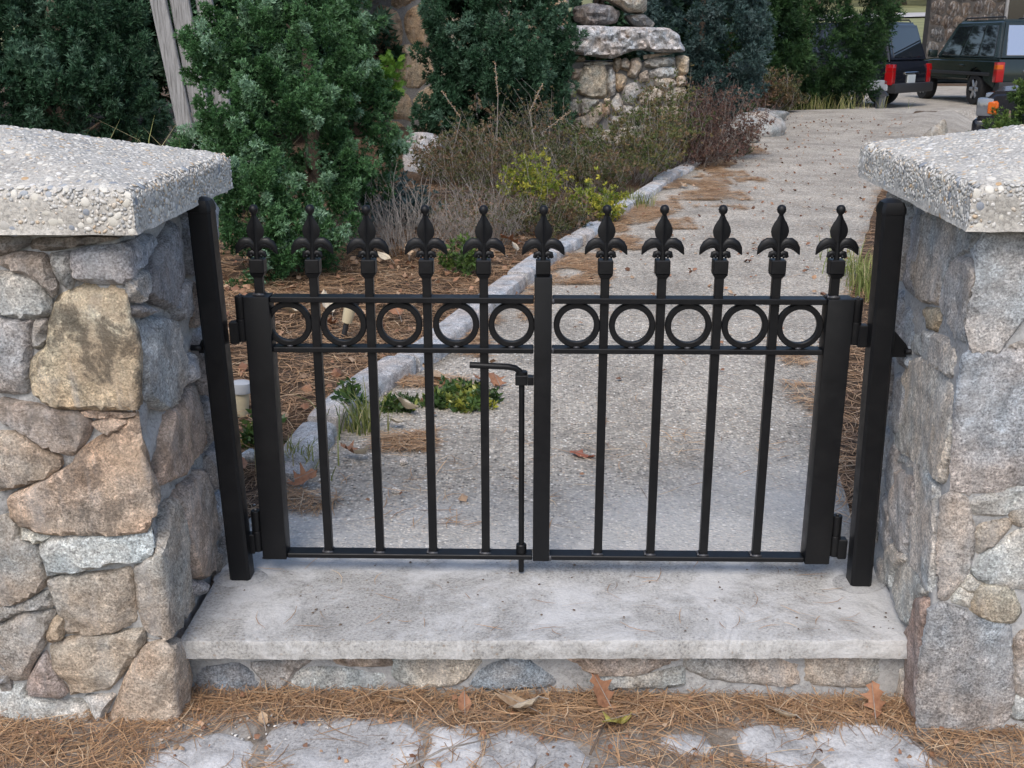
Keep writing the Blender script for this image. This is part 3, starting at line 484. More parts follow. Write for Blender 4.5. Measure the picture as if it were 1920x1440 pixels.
# ------------------------------------------------------------ stones
def chaikin(p, it=1):
    for _ in range(it):
        q = []
        for i in range(len(p)):
            a, b = p[i], p[(i + 1) % len(p)]
            q += [(a[0] * .87 + b[0] * .13, a[1] * .87 + b[1] * .13), (a[0] * .13 + b[0] * .87, a[1] * .13 + b[1] * .87)]
        p = q
    return p
def stone(name, poly, fmap, relief, depth, color, rust, parent, step=.014, mat='stone', amp=.004, rnd=.007, mit=1, seed=None, grow=0.0, facet=1.0, sharp=38):
    """one wall stone: outline in wall coordinates, a rounded rough face, sides that run back into the mortar"""
    sd_ = random.random() * 100 if seed is None else seed
    gx_, gz_ = sum(q[0] for q in poly) / len(poly), sum(q[1] for q in poly) / len(poly)
    if grow: poly = [(q[0] + grow * (q[0] - gx_) / max(.01, math.hypot(q[0] - gx_, q[1] - gz_)), q[1] + grow * (q[1] - gz_) / max(.01, math.hypot(q[0] - gx_, q[1] - gz_))) for q in poly]
    p = chaikin(poly, mit)
    out = []
    for i in range(len(p)):
        a, b = p[i], p[(i + 1) % len(p)]; L = math.hypot(b[0] - a[0], b[1] - a[1]); k = max(1, int(L / step))
        for j in range(k):
            t = j / k; x, z = lerp(a[0], b[0], t), lerp(a[1], b[1], t)
            out.append((x + step * .16 * mnoise.noise(Vector((x / step * .5, z / step * .5, sd_))), z + step * .16 * mnoise.noise(Vector((x / step * .5, z / step * .5, sd_ + 9)))))
    A = np.array(out); n = len(out); B = np.roll(A, -1, 0)
    def dist(q):
        d = B - A; t = np.clip(((q - A) * d).sum(1) / np.maximum((d * d).sum(1), 1e-12), 0, 1)
        return float(np.sqrt((((A + d * t[:, None]) - q) ** 2).sum(1).min()))
    def inside(q):
        c = ((A[:, 1] > q[1]) != (B[:, 1] > q[1])) & (q[0] < (B[:, 0] - A[:, 0]) * (q[1] - A[:, 1]) / (B[:, 1] - A[:, 1] + 1e-15) + A[:, 0])
        return c.sum() % 2 == 1
    pts = [Vector(q) for q in out]; lo, hi = A.min(0), A.max(0); ds = [0.0] * n
    y = lo[1] + step * .5; r = 0
    while y < hi[1]:
        x = lo[0] + step * (.25 + .5 * (r % 2))
        while x < hi[0]:
            q = np.array((x + random.uniform(-.2, .2) * step, y + random.uniform(-.2, .2) * step))
            if inside(q):
                d = dist(q)
                if d > step * .45: pts.append(Vector(q)); ds.append(d)
            x += step
        y += step * .87; r += 1
    res = delaunay_2d_cdt(pts, [(i, (i + 1) % n) for i in range(n)], [], 1, 1e-7)
    vo, fo, orig = res[0], res[2], res[3]
    half = (hi - lo) / 2; fac = [(random.uniform(0, 6.283), random.uniform(.25, .75), random.uniform(.10, .32)) for _ in range(4)]
    tx, tz_ = random.uniform(-.04, .04), random.uniform(-.04, .04); c = A.mean(0); v = []; rim = {}
    for i, q in enumerate(vo):
        d = ds[orig[i][0]] if orig[i] else 0
        t = min(1, d / rnd); h = relief * (math.sqrt(max(0, 1 - (1 - t) ** 2)) - 1)
        nz = Vector((q[0] * 18, q[1] * 18, sd_)); h += amp * 1.6 * mnoise.noise(nz) + amp * .8 * mnoise.noise(nz * 2.7) + amp * .45 * mnoise.noise(nz * 6)
        h += tx * (q[0] - c[0]) + tz_ * (q[1] - c[1])
        if facet:
            for fa, fd, fk in fac:      # broken-off flats
                e_ = (q[0] - c[0]) * math.cos(fa) + (q[1] - c[1]) * math.sin(fa) - fd * (half[0] * abs(math.cos(fa)) + half[1] * abs(math.sin(fa)))
                if e_ > 0: h -= min(relief * .8, e_ * fk * facet)
        v.append(fmap(q[0], q[1], h))
    bm = bmesh.new(); bv = [bm.verts.new(q) for q in v]
    for fc in fo:
        try: bm.faces.new([bv[i] for i in fc])
        except ValueError: pass
    be = [e for e in bm.edges if len(e.link_faces) == 1]
    bmap = {}
    uv = {bv[i]: vo[i] for i in range(len(vo))}
    for e in be:
        for w in e.verts:
            if w not in bmap:
                q = uv[w]; bmap[w] = bm.verts.new(fmap(q[0] + (c[0] - q[0]) * .03, q[1] + (c[1] - q[1]) * .03, -relief - depth))
    for e in be:
        a, b = e.verts
        try: bm.faces.new((a, b, bmap[b], bmap[a]))
        except ValueError: pass
    o = bm_obj(name, bm, M[mat], parent, auto=sharp)
    o.color = (*color, rust)
    return o
def wall_map(xc, yf, m, k, r=.022):
    """unrolled pillar: s<0 runs along the front, s>0 back along the face beside the opening"""
    def fm(s, z, h):
        t = min(1, max(0, (s + r) / (2 * r))); a = t * math.pi / 2
        if s < -r: bx, by, ex, ey = s, 0, 0, -1
        elif s > r: bx, by, ex, ey = 0, s, 1, 0
        else:
            ex, ey = math.sin(a), -math.cos(a); bx, by = -r + r * ex, r + r * ey
        X = bx + ex * h; Y = by + ey * h
        return (xc + m * X + k * Y * (1 if Y > 0 else 0), yf + Y, z)
    return fm
def plane_map(Y): return lambda s, z, h: (s, Y - h, z)
def vcells(seeds, x0, x1, z0, z1, gap=.012):
    """cells of a wall of irregular stones"""
    cells = []
    for i, s in enumerate(seeds):
        p = [(x0, z0), (x1, z0), (x1, z1), (x0, z1)]
        near = sorted((q for j, q in enumerate(seeds) if j != i), key=lambda q: (q[0] - s[0]) ** 2 + (q[1] - s[1]) ** 2)[:14]
        for q in near:
            mx, mz = (s[0] + q[0]) / 2, (s[1] + q[1]) / 2; nx, nz = q[0] - s[0], q[1] - s[1]; L = math.hypot(nx, nz); nx /= L; nz /= L
            D = [(a[0] - mx) * nx + (a[1] - mz) * nz + gap for a in p]; o = []
            for a in range(len(p)):
                b = (a + 1) % len(p)
                if D[a] <= 0: o.append(p[a])
                if D[a] * D[b] < 0:
                    t = D[a] / (D[a] - D[b]); o.append((lerp(p[a][0], p[b][0], t), lerp(p[a][1], p[b][1], t)))
            p = o
            if len(p) < 3: break
        if len(p) >= 3: cells.append((s, p))
    return cells

# --- the two gate pillars
XL, XR, YF, KR = -.783, .797, -.40, .06
def pebble_mesh(i):
    bm = bmesh.new(); bmesh.ops.create_icosphere(bm, subdivisions=2, radius=1)
    sc = (random.uniform(.85, 1.3), random.uniform(.75, 1.05), random.uniform(.45, .65))
    for w in bm.verts:
        q = w.co * 1.0; k = 1 + .18 * mnoise.noise(q * 1.1 + Vector((i * 7, 0, 0)))
        w.co = Vector((q.x * sc[0] * k, q.y * sc[1] * k, q.z * sc[2] * k))
    me = bpy.data.meshes.new('pebble'); bm.to_mesh(me); bm.free()
    me.polygons.foreach_set('use_smooth', [True] * len(me.polygons)); me.materials.append(M['pebble']); return me
PEB = [pebble_mesh(i) for i in range(7)]
PEBCOL = [(.66, .63, .56)] * 5 + [(.58, .55, .48)] * 4 + [(.48, .46, .42)] * 3 + [(.26, .28, .31), (.36, .38, .40), (.48, .33, .19), (.72, .70, .66)]
ico = bmesh.new(); bmesh.ops.create_icosphere(ico, subdivisions=1, radius=1); ico.verts.ensure_lookup_table()
ICV = np.array([w.co[:] for w in ico.verts]); ICF = np.array([[w.index for w in q.verts] for q in ico.faces]); ico.free()
def frames(ax, roll):
    ax = ax / np.linalg.norm(ax, axis=1, keepdims=True)
    ref = np.where(np.abs(ax[:, 2:3]) < .9, np.array([[0, 0, 1.]]), np.array([[1., 0, 0]]))
    a = np.cross(ref, ax); a /= np.linalg.norm(a, axis=1, keepdims=True); b = np.cross(ax, a)
    c, s = np.cos(roll)[:, None], np.sin(roll)[:, None]
    return a * c + b * s, -a * s + b * c, ax
def scatter(tv, tf, pos, ax, scale, roll=None):
    """copies of a small template (its +z along ax) as one set of arrays"""
    N = len(pos); roll = rng.uniform(0, 6.283, N) if roll is None else roll
    a, b, c = frames(np.asarray(ax, float), roll); scale = np.asarray(scale, float)
    if scale.ndim == 1: scale = np.repeat(scale[:, None], 3, 1)
    v = pos[:, None, :] + (tv[None, :, 0:1] * scale[:, None, 0:1]) * a[:, None, :] + (tv[None, :, 1:2] * scale[:, None, 1:2]) * b[:, None, :] + (tv[None, :, 2:3] * scale[:, None, 2:3]) * c[:, None, :]
    f = tf[None] + (np.arange(N) * len(tv))[:, None, None]
    return v.reshape(-1, 3), f.reshape(-1, tf.shape[1])

def cap(parent, x_in, sgn, y0, y1, z0, z1, rise, flare, wid=.87):
    """pyramid-topped cast cap with exposed pebbles; sgn -1 runs to the left of x_in"""
    N = 46
    def top(u, w):          # u from the opening outwards, w front to back
        X = x_in + sgn * u * wid + flare * w * (y1 - y0) * (1 - u); Y = lerp(y0, y1, w)
        d = min(u, 1 - u, w, 1 - w) * 2
        z = z1 + rise * d - .012 * max(0, 1 - d / .03) ** 2
        n = Vector((X * 22, Y * 22, sgn)); z += .0035 * mnoise.noise(n) + .002 * mnoise.noise(n * 2.6)
        return (X, Y, z)
    v = [top(i / N, j / N) for j in range(N + 1) for i in range(N + 1)]
    f = [(j * (N + 1) + i, j * (N + 1) + i + 1, (j + 1) * (N + 1) + i + 1, (j + 1) * (N + 1) + i) for j in range(N) for i in range(N)]
    loop = [(i, 0) for i in range(N)] + [(N, j) for j in range(N)] + [(i, N) for i in range(N, 0, -1)] + [(0, j) for j in range(N, 0, -1)]
    prev = [j * (N + 1) + i for i, j in loop]; cx = x_in + sgn * wid / 2; cy = (y0 + y1) / 2; K = 6
    for k in range(1, K + 1):
        cur = []
        for (i, j) in loop:
            x, y, z = v[j * (N + 1) + i]; t = k / K; zz = lerp(z, z0, t)
            n = Vector((x * 24, y * 24, zz * 24)); g = .0045 * mnoise.noise(n) + .003 * mnoise.noise(n * 2.7) - .004 * max(0, t - .85) / .15
            dx, dy = x - cx, y - cy
            if abs(dx) >= abs(dy) * .999: x += math.copysign(g, dx)
            if abs(dy) >= abs(dx) * .999: y += math.copysign(g, dy)
            v.append((x, y, zz + .0015 * mnoise.noise(Vector((x * 30, y * 30, 4))) * (t > .9))); cur.append(len(v) - 1)
        for a in range(len(loop)):
            b = (a + 1) % len(loop); f.append((prev[a], cur[a], cur[b], prev[b]))
        prev = cur
    f.append(tuple(prev))
    bm = bmesh.new(); bv = [bm.verts.new(q) for q in v]
    for q in f: bm.faces.new([bv[i] for i in q])
    c = bm_obj('cap', bm, M['cement'], parent, auto=50)
    # pebbles: dart throwing on top, front and inner faces
    P = []; cell = {}
    def ok(p, r):
        key = tuple(int(math.floor(q / .02)) for q in p)
        for a in (-1, 0, 1):
            for b in (-1, 0, 1):
                for d in (-1, 0, 1):
                    for q, rq in cell.get((key[0] + a, key[1] + b, key[2] + d), ()):
                        if sum((q[i] - p[i]) ** 2 for i in range(3)) < (.80 * (r + rq)) ** 2: return False
        cell.setdefault(key, []).append((p, r)); return True
    e = 1e-3
    for _ in range(21000):
        u, w = random.random(), random.random()
        if sgn < 0 and u > .58: continue
        if sgn > 0 and u > .48: continue
        p = Vector(top(u, w)); r = random.choice((.003, .0035, .0045, .0055, .0070, .0095))
        nn = (Vector(top(min(1, u + e), w)) - Vector(top(u - e, w))).cross(Vector(top(u, w + e)) - Vector(top(u, w - e))).normalized()
        if nn.z < 0: nn = -nn
        if ok(p, r): P.append((p, nn, r))
    for _ in range(14000):
        t = random.random()
        if random.random() < .5:
            u = random.random() * .5; x, y, _z = top(u, 0); p = Vector((x, y0 - .001, lerp(z0 + .004, z1 - .004, t))); nn = Vector((0, -1, 0)); thin = .35 if sgn < 0 else .55
        else:
            w = random.random(); x, y, _z = top(0, w); p = Vector((x - sgn * .002, y, lerp(z0 + .004, z1 - .004, t))); nn = Vector((-sgn, 0, 0)); thin = 1
        if random.random() > thin * .6 + .1 and thin < 1: continue
        r = random.choice((.003, .0035, .0045, .0055, .0075, .0105))
        if ok(p, r): P.append((p, nn, r))
    cl = Vector(cam.location); P.sort(key=lambda q: -q[2] / (q[0] - cl).length)
    for k, (p, nn, r) in enumerate(P[:280]):
        o = bpy.data.objects.new('pebble', random.choice(PEB)); link(o, c); o.location = p - nn * r * .2; o.scale = (r * random.uniform(.9, 1.35), r, r * .55)
        o.rotation_euler = (nn.to_track_quat('Z', 'Y') @ Vector((0, 0, 1)).rotation_difference(Vector((0, 0, 1)))).to_euler()
        o.rotation_euler.rotate_axis('Z', random.uniform(0, 6.28)); q = random.choice(PEBCOL); o.color = (*q, 1)
    Q = P[280:]
    pos = np.array([p - nn * r * .14 for p, nn, r in Q]); ax = np.array([nn for p, nn, r in Q]); rr = np.array([r for p, nn, r in Q])
    s3 = np.stack([rr * rng.uniform(.85, 1.7, len(rr)), rr * rng.uniform(.65, 1.05, len(rr)), rr * .34], 1)
    vv, ff = scatter(ICV, ICF, pos, ax, s3)
    s = np_obj('pebble', vv, ff, M['pebbles'], c, smooth=True); s['kind'] = 'stuff'
    return c
def core_box(parent, pts, z0, z1, mat):
    bm = bmesh.new(); v = [[bm.verts.new((x, y, z)) for x, y in pts] for z in (z0, z1)]
    n = len(pts); bm.faces.new(v[0]); bm.faces.new(v[1])
    for i in range(n): bm.faces.new((v[0][i], v[0][(i + 1) % n], v[1][(i + 1) % n], v[1][i]))
    es = [e for e in bm.edges if abs(e.verts[0].co.z - e.verts[1].co.z) > .1]
    bmesh.ops.bevel(bm, geom=es, offset=.02, segments=3, affect='EDGES')
    return bm_obj('mortar', bm, M[mat], parent, auto=40)

def rough_core(parent, fm, s0, s1, z0, z1, h, amp, mat, extra):
    """mortar face between the stones: a wavy sheet on the front and the opening side, closed behind by a box"""
    S = fr(s0, s1, int((s1 - s0) / .012)); Z = fr(z0, z1, int((z1 - z0) / .012)); v = []
    for z in Z:
        for s in S:
            n = Vector((s * 16, z * 16, 5)); v.append(fm(s, z, h + amp * mnoise.noise(n) + amp * .6 * mnoise.noise(n * 2.9)))
    n = len(S); f = [(j * n + i, j * n + i + 1, (j + 1) * n + i + 1, (j + 1) * n + i) for j in range(len(Z) - 1) for i in range(n - 1)]
    o = mesh_obj('mortar', v, f, M[mat], parent, smooth=True)
    core_box(parent, extra, z0, z1, mat)
    return o
lp = thing('stone_pillar', 'fieldstone gate pillar with tan and grey stones in deep dark joints, left of the gate', 'pillar', (0, 0, 0), 0, 'stone gate pillars')
fmL = wall_map(XL, YF, 1, 0)
for p, c, r in LEFT_STONES: stone('stone', p, fmL, .015, .05, c, r * .8, lp, step=.0115, grow=.005, rnd=.0045, amp=.0032, facet=1.2)
# the rest of that pillar outside the traced part
for s, p in vcells([(-.34 - .16 * i + random.uniform(-.04, .04), -.1 + .2 * j + random.uniform(-.05, .05)) for i in range(3) for j in range(6)], -.83, -.365, -.25, .9):
    stone('stone', p, fmL, .016, .045, random.choice([(.36, .36, .36), (.42, .34, .26), (.33, .31, .3)]), random.uniform(.05, .5), lp, step=.022)
for s, p in vcells([(.44 + .11 * i + random.uniform(-.02, .02), -.02 + .135 * j + random.uniform(-.03, .03)) for i in range(2) for j in range(7)], .395, .60, -.1, .9, .006):
    stone('stone', p, fmL, .016, .045, random.choice([(.42, .42, .44), (.44, .39, .35), (.48, .48, .50)]), random.uniform(.0, .3), lp, step=.018)
rough_core(lp, fmL, -.82, .60, -.3, .912, -.0285, .014, 'mortar', [(XL - .05, YF + .06), (XL - .05, .19), (-1.6, .19), (-1.6, YF + .06)])
cap(lp, -.752, -1, -.44, .225, .910, .990, .100, -.0)
rp = thing('stone_pillar', 'grey granite gate pillar with wide smooth mortar joints, right of the gate', 'pillar', (0, 0, 0), 0, 'stone gate pillars')
fmR = wall_map(XR, YF, -1, KR)
for p, c, r in RIGHT_STONES: stone('stone', p, fmR, .013, .04, c, r * .5, rp, amp=.0030, step=.012, grow=.011, facet=.35)
for s, p in vcells([(-.30 - .18 * i + random.uniform(-.04, .04), -.1 + .2 * j + random.uniform(-.05, .05)) for i in range(3) for j in range(6)], -.83, -.315, -.25, .9):
    stone('stone', p, fmR, .010, .045, random.choice([(.36, .36, .37), (.31, .32, .34), (.38, .36, .33)]), random.uniform(.05, .25), rp, step=.022)
for s, p in vcells([(.40 + .12 * i + random.uniform(-.02, .02), -.02 + .16 * j + random.uniform(-.03, .03)) for i in range(3) for j in range(6)], .345, .69, -.1, .91, .006):
    stone('stone', p, fmR, .012, .045, random.choice([(.44, .44, .45), (.47, .45, .42), (.40, .41, .43)]), random.uniform(.0, .2), rp, step=.018)
rough_core(rp, fmR, -.80, .70, -.3, .922, -.0125, .006, 'mortar', [(XR + .05, YF + .03), (XR + .09, .29), (1.6, .29), (1.6, YF + .03)])
cap(rp, .762, 1, -.44, .41, .922, 1.002, .098, .05)

# --- threshold: concrete slab on a low stone riser
st = thing('threshold_step', 'pale worn concrete threshold slab on a low stone riser under the gate', 'step')
bm = bmesh.new(); XS = fr(-.79, .83, 220); prof = [(.14, -.05), (.14, 0.0)] + [(y, 0.0) for y in fr(.10, -.285, 28)] + [(-.2995, -.0012), (-.3008, -.0042), (-.301, -.012), (-.301, -.02), (-.302, -.028), (-.301, -.036), (-.300, -.046), (-.26, -.047)]
rows = []
for (y, z) in prof:
    rw = []
    for x in XS:
        n = Vector((x * 14, y * 14, z * 14)); g = .0022 * mnoise.noise(n) + .0014 * mnoise.noise(n * 3)
        yy, zz = y, z
        if z == 0: zz += g * .7
        if y < -.29: yy += g * .9 + .0022 * mnoise.noise(Vector((x * 70, z * 70, 2))); zz += g * .6 - .004 * max(0, mnoise.noise(Vector((x * 9, 1, 7))) - .25) * (z < -.03)
        sag = .018 * (x / .8) if y < -.2 else 0        # the front edge swings a little towards the right pillar
        rw.append(bm.verts.new((x, yy + sag + (-.012 if y < -.2 else 0), zz)))
    rows.append(rw)
for a, b in zip(rows, rows[1:]):
    for i in range(len(XS) - 1): bm.faces.new((a[i], a[i + 1], b[i + 1], b[i]))
bm_obj('slab', bm, M['slab'], st, auto=42)
for p, c, r in RISER_STONES: stone('stone', p, plane_map(-.268), .010, .05, c, r, st, step=.012, grow=.006, rnd=.004, amp=.003)
bm = bmesh.new(); box(bm, -.80, .86, -.2565, .05, -.35, -.049); bm_obj('mortar', bm, M['mortar'], st)

grid_sheet('front_ground', fr(-1.5, 1.5, 120), fr(-1.6, -.245, 60), lambda x, y: -.1655 + .006 * mnoise.noise(Vector((x * 7, y * 7, 1))) + .0025 * mnoise.noise(Vector((x * 25, y * 25, 1))), M['front_dirt'])
# --- rough stones bedded in the ground before the step, smeared with mortar
fs = [((-.56, -.39), (-.44, -.372), (-.34, -.378), (-.275, -.42), (-.26, -.52), (-.33, -.585), (-.5, -.6), (-.57, -.5)),
      ((-.235, -.405), (-.15, -.40), (-.13, -.46), (-.17, -.57), (-.235, -.56)),
      ((-.115, -.42), (-.045, -.415), (-.018, -.45), (-.03, -.52), (-.10, -.55), (-.13, -.5)),
      ((.0, -.45), (.06, -.445), (.085, -.5), (.06, -.58), (0, -.57)),
      ((.275, -.425), (.335, -.42), (.345, -.46), (.3, -.475), (.27, -.455)),
      ((.43, -.41), (.50, -.385), (.55, -.40), (.56, -.46), (.52, -.52), (.44, -.49)),
      ((.59, -.40), (.65, -.365), (.75, -.39), (.79, -.47), (.76, -.60), (.62, -.6), (.58, -.5)),
      ((-.80, -.50), (-.70, -.455), (-.62, -.47), (-.60, -.58), (-.70, -.66), (-.82, -.62)),
      ((.10, -.55), (.22, -.53), (.27, -.6), (.2, -.68), (.1, -.66)), ((.35, -.56), (.5, -.55), (.54, -.64), (.42, -.7), (.34, -.66)),
      ((-.52, -.64), (-.3, -.62), (-.26, -.75), (-.5, -.8)), ((-.2, -.62), (-.02, -.6), (.02, -.74), (-.18, -.78)), ((.6, -.64), (.76, -.64), (.74, -.8), (.6, -.78))]
lab = ['white mortar smeared stone in the ground, leftmost long one below the riser', 'grey smeared ground stone between the long white one and the oval one', 'oval pale ground stone among needles left of centre', 'small grey ground stone just right of the oval one',
       'tiny grey stone poking through needles right of centre', 'round whitish ground stone second from the right pillar', 'large white smeared ground stone beside the right pillar', 'speckled ground stone at the foot of the left pillar',
       'ground stone at the bottom edge right of centre', 'ground stone at the bottom edge below the round whitish one', 'ground stone below the long white one', 'ground stone below the oval one', 'ground stone below the large white one at right']
for p, l_ in zip(fs, lab):
    o = stone('ground_stone', list(p), lambda s, z, h: (s, z, -.1555 + h), .010, .03, (.50, .50, .51), .0, None, mat='smear', amp=.005, rnd=.035, mit=2, facet=.3, grow=.022)
    tag(o, l_, 'stone', 'rough stones in the ground before the step')
# ------------------------------------------------------------ the iron gate
BK = M['black']
def post(name, xb, xt, label, foot):
    t = thing(name, label, 'gate post', (xb, -.035, 0), 0, 'black square gate posts')
    h = .025; bm = bmesh.new(); Z = (.0, .895); c = .006; lean = (xt - xb)
    def ring(z, k): 
        q = [(-h, -h + c), (-h + c, -h), (h - c, -h), (h, -h + c), (h, h - c), (h - c, h), (-h + c, h), (-h, h - c)]
        return [bm.verts.new((x * k + lean * z / .9, y * k, z)) for x, y in q]
    rs = [ring(0, 1), ring(.893, 1)]
    for a, b in zip(rs, rs[1:]):
        for j in range(8): bm.faces.new((a[j], a[(j + 1) % 8], b[(j + 1) % 8], b[j]))
    bm.faces.new(rs[0][::-1]); bm.faces.new(rs[1])
    bm_obj('post', bm, BK, t, auto=30)
    bm = bmesh.new(); rs = [ring(.8935, 1.06), ring(.905, 1.06), ring(.918, .86), ring(.924, .5), ring(.9255, .1)]
    for a, b in zip(rs, rs[1:]):
        for j in range(8): bm.faces.new((a[j], a[(j + 1) % 8], b[(j + 1) % 8], b[j]))
    bm.faces.new(rs[0][::-1]); bm.faces.new(rs[-1])
    bm_obj('post_cap', bm, BK, t, auto=30)
    bm = bmesh.new(); vs = []
    for i in range(24):
        a = 2 * math.pi * i / 24; r = .062 + .016 * mnoise.noise(Vector((math.cos(a), math.sin(a), xb * 5)))
        vs.append((r * math.cos(a), r * math.sin(a) * .85))
    ctr = bm.verts.new((0, 0, .0045)); o1 = [bm.verts.new((x, y, .001)) for x, y in vs]; o2 = [bm.verts.new((x * .6, y * .6, .0042)) for x, y in vs]
    for i in range(24):
        j = (i + 1) % 24; bm.faces.new((o1[i], o1[j], o2[j], o2[i])); bm.faces.new((o2[i], o2[j], ctr))
    bm_obj('footing', bm, M['mortar'], t, smooth=True)
    s = -1 if xb < 0 else 1            # wall bracket
    bm = bmesh.new(); prism(bm, [(s * .02, .63), (s * .048, .60), (s * .056, .585), (s * .056, .57), (s * .02, .57)], -.004, .03)
    bm_obj('wall_bracket', bm, BK, t)
    bm = bmesh.new(); tube(bm, [(s * .045, -.012, .585), (s * .07, -.012, .585)], .007, 8); bm_obj('bolt', bm, BK, t, smooth=True)
    return t
post('gate_post', -.728, -.751, 'black square steel gate post against the left pillar', 1)
post('gate_post', .768, .752, 'black square steel gate post against the right pillar', -1)

def finial_mesh():
    bm = bmesh.new(); zc = 0.0                       # ball centre at 0
    lathe(bm, [(.0005, .0108), (.005, .0098), (.009, .006), (.0105, .0), (.009, -.006), (.0055, -.0095), (.0045, -.013)], 0, 0, 14)
    # blade: diamond section, swelling then narrowing
    sec = [(.0052, -.013), (.0085, -.021), (.0142, -.030), (.0188, -.040), (.0202, -.048), (.0182, -.058), (.0140, -.066), (.0112, -.074), (.0065, -.080), (.0055, -.092)]
    rings = []
    for w, z in sec:
        th = .0062; e = .0022
        rings.append([bm.verts.new((x, y, z)) for x, y in ((w, 0), (w * .45, th * .55), (e, th * .62), (0, th), (-e, th * .62), (-w * .45, th * .55), (-w, 0), (-w * .45, -th * .55), (-e, -th * .62), (0, -th), (e, -th * .62), (w * .45, -th * .55))])
    for a, b in zip(rings, rings[1:]):
        for j in range(12): bm.faces.new((a[j], a[(j + 1) % 12], b[(j + 1) % 12], b[j]))
    tube(bm, [(0, 0, -.074), (0, 0, -.118)], [.0055, .0068], 10)
    for s in (-1, 1):
        pts = [(s * .003, 0, -.092), (s * .008, 0, -.080), (s * .016, 0, -.0745), (s * .025, 0, -.0745), (s * .033, 0, -.079), (s * .0405, 0, -.0875), (s * .0470, 0, -.1005)]
        tube(bm, pts, [.006, .0095, .0120, .0125, .0112, .0078, .0012], 12, flat=.52)
        pts = [(s * .005, -.003, -.090), (s * .012, -.0045, -.0815), (s * .021, -.0045, -.0795), (s * .030, -.004, -.084), (s * .038, -.003, -.0925)]   # raised rib of the leaf
        tube(bm, pts, [.002, .0032, .0036, .003, .0008], 6)
        tube(bm, [(s * .003, 0, -.102), (s * .010, 0, -.097), (s * .016, 0, -.099), (s * .0205, 0, -.107)], [.0055, .0078, .0072, .0035], 8, flat=.6)
        lathe(bm, [(.001, -.108), (.003, -.1065), (.0037, -.104), (.003, -.1015), (.001, -.100)], s * .0115, -.0045, 8)
    bmesh.ops.recalc_face_normals(bm, faces=bm.faces)
    me = bpy.data.meshes.new('finial'); bm.to_mesh(me); bm.free(); me.polygons.foreach_set('use_smooth', [True] * len(me.polygons)); me.set_sharp_from_angle(angle=R(48)); me.materials.append(BK); return me
FIN = finial_mesh()
def sq(bm, h, z0, z1, h1=None):
    h1 = h if h1 is None else h1
    v = [bm.verts.new((sx * k, sy * k, z)) for z, k in ((z0, h), (z1, h1)) for sx, sy in ((-1, -1), (1, -1), (1, 1), (-1, 1))]
    bm.faces.new(v[:4][::-1]); bm.faces.new(v[4:])
    for i in range(4): bm.faces.new((v[i], v[(i + 1) % 4], v[4 + (i + 1) % 4], v[4 + i]))
def collar_mesh():
    bm = bmesh.new(); sq(bm, .0105, -.042, -.032, .0165)
    box(bm, -.0165, .0165, -.0165, .0165, -.032, 0.0, .002, 1)
    bmesh.ops.recalc_face_normals(bm, faces=bm.faces); me = bpy.data.meshes.new('collar'); bm.to_mesh(me); bm.free(); me.materials.append(BK); return me
COLR = collar_mesh()
def ring_mesh():
    bm = bmesh.new(); ro, ri, d = .0528, .0392, .0075; n = 48; prof = [(ri, -d + .002), (ri + .002, -d), (ro - .002, -d), (ro, -d + .002), (ro, d - .002), (ro - .002, d), (ri + .002, d), (ri, d - .002)]
    rg = [[bm.verts.new((r * math.cos(2 * math.pi * i / n), y, r * math.sin(2 * math.pi * i / n))) for r, y in prof] for i in range(n)]
    for i in range(n):
        a, b = rg[i], rg[(i + 1) % n]
        for j in range(8): bm.faces.new((a[j], a[(j + 1) % 8], b[(j + 1) % 8], b[j]))
    bmesh.ops.recalc_face_normals(bm, faces=bm.faces); me = bpy.data.meshes.new('ring'); bm.to_mesh(me); bm.free()
    me.polygons.foreach_set('use_smooth', [True] * len(me.polygons)); me.set_sharp_from_angle(angle=R(40)); me.materials.append(BK); return me
RNG = ring_mesh()
def weld_mesh():
    bm = bmesh.new()
    for s in (-1, 1): tube(bm, [(-.012, s * .011, 0), (0, s * .0125, .001), (.012, s * .011, 0)], [.003, .0042, .003], 6)
    tube(bm, [(-.013, -.010, 0), (-.0125, 0, .001), (-.013, .01, 0)], .003, 6)
    bmesh.ops.recalc_face_normals(bm, faces=bm.faces); me = bpy.data.meshes.new('weld'); bm.to_mesh(me); bm.free(); me.polygons.foreach_set('use_smooth', [True] * len(me.polygons)); me.materials.append(M['weld']); return me
WLD = weld_mesh()
def inst(me, name, parent, loc):
    o = bpy.data.objects.new(name, me); link(o, parent); o.location = loc; return o
ZT, ZM, ZB = (.684, .697), (.567, .579), (.045, .057)
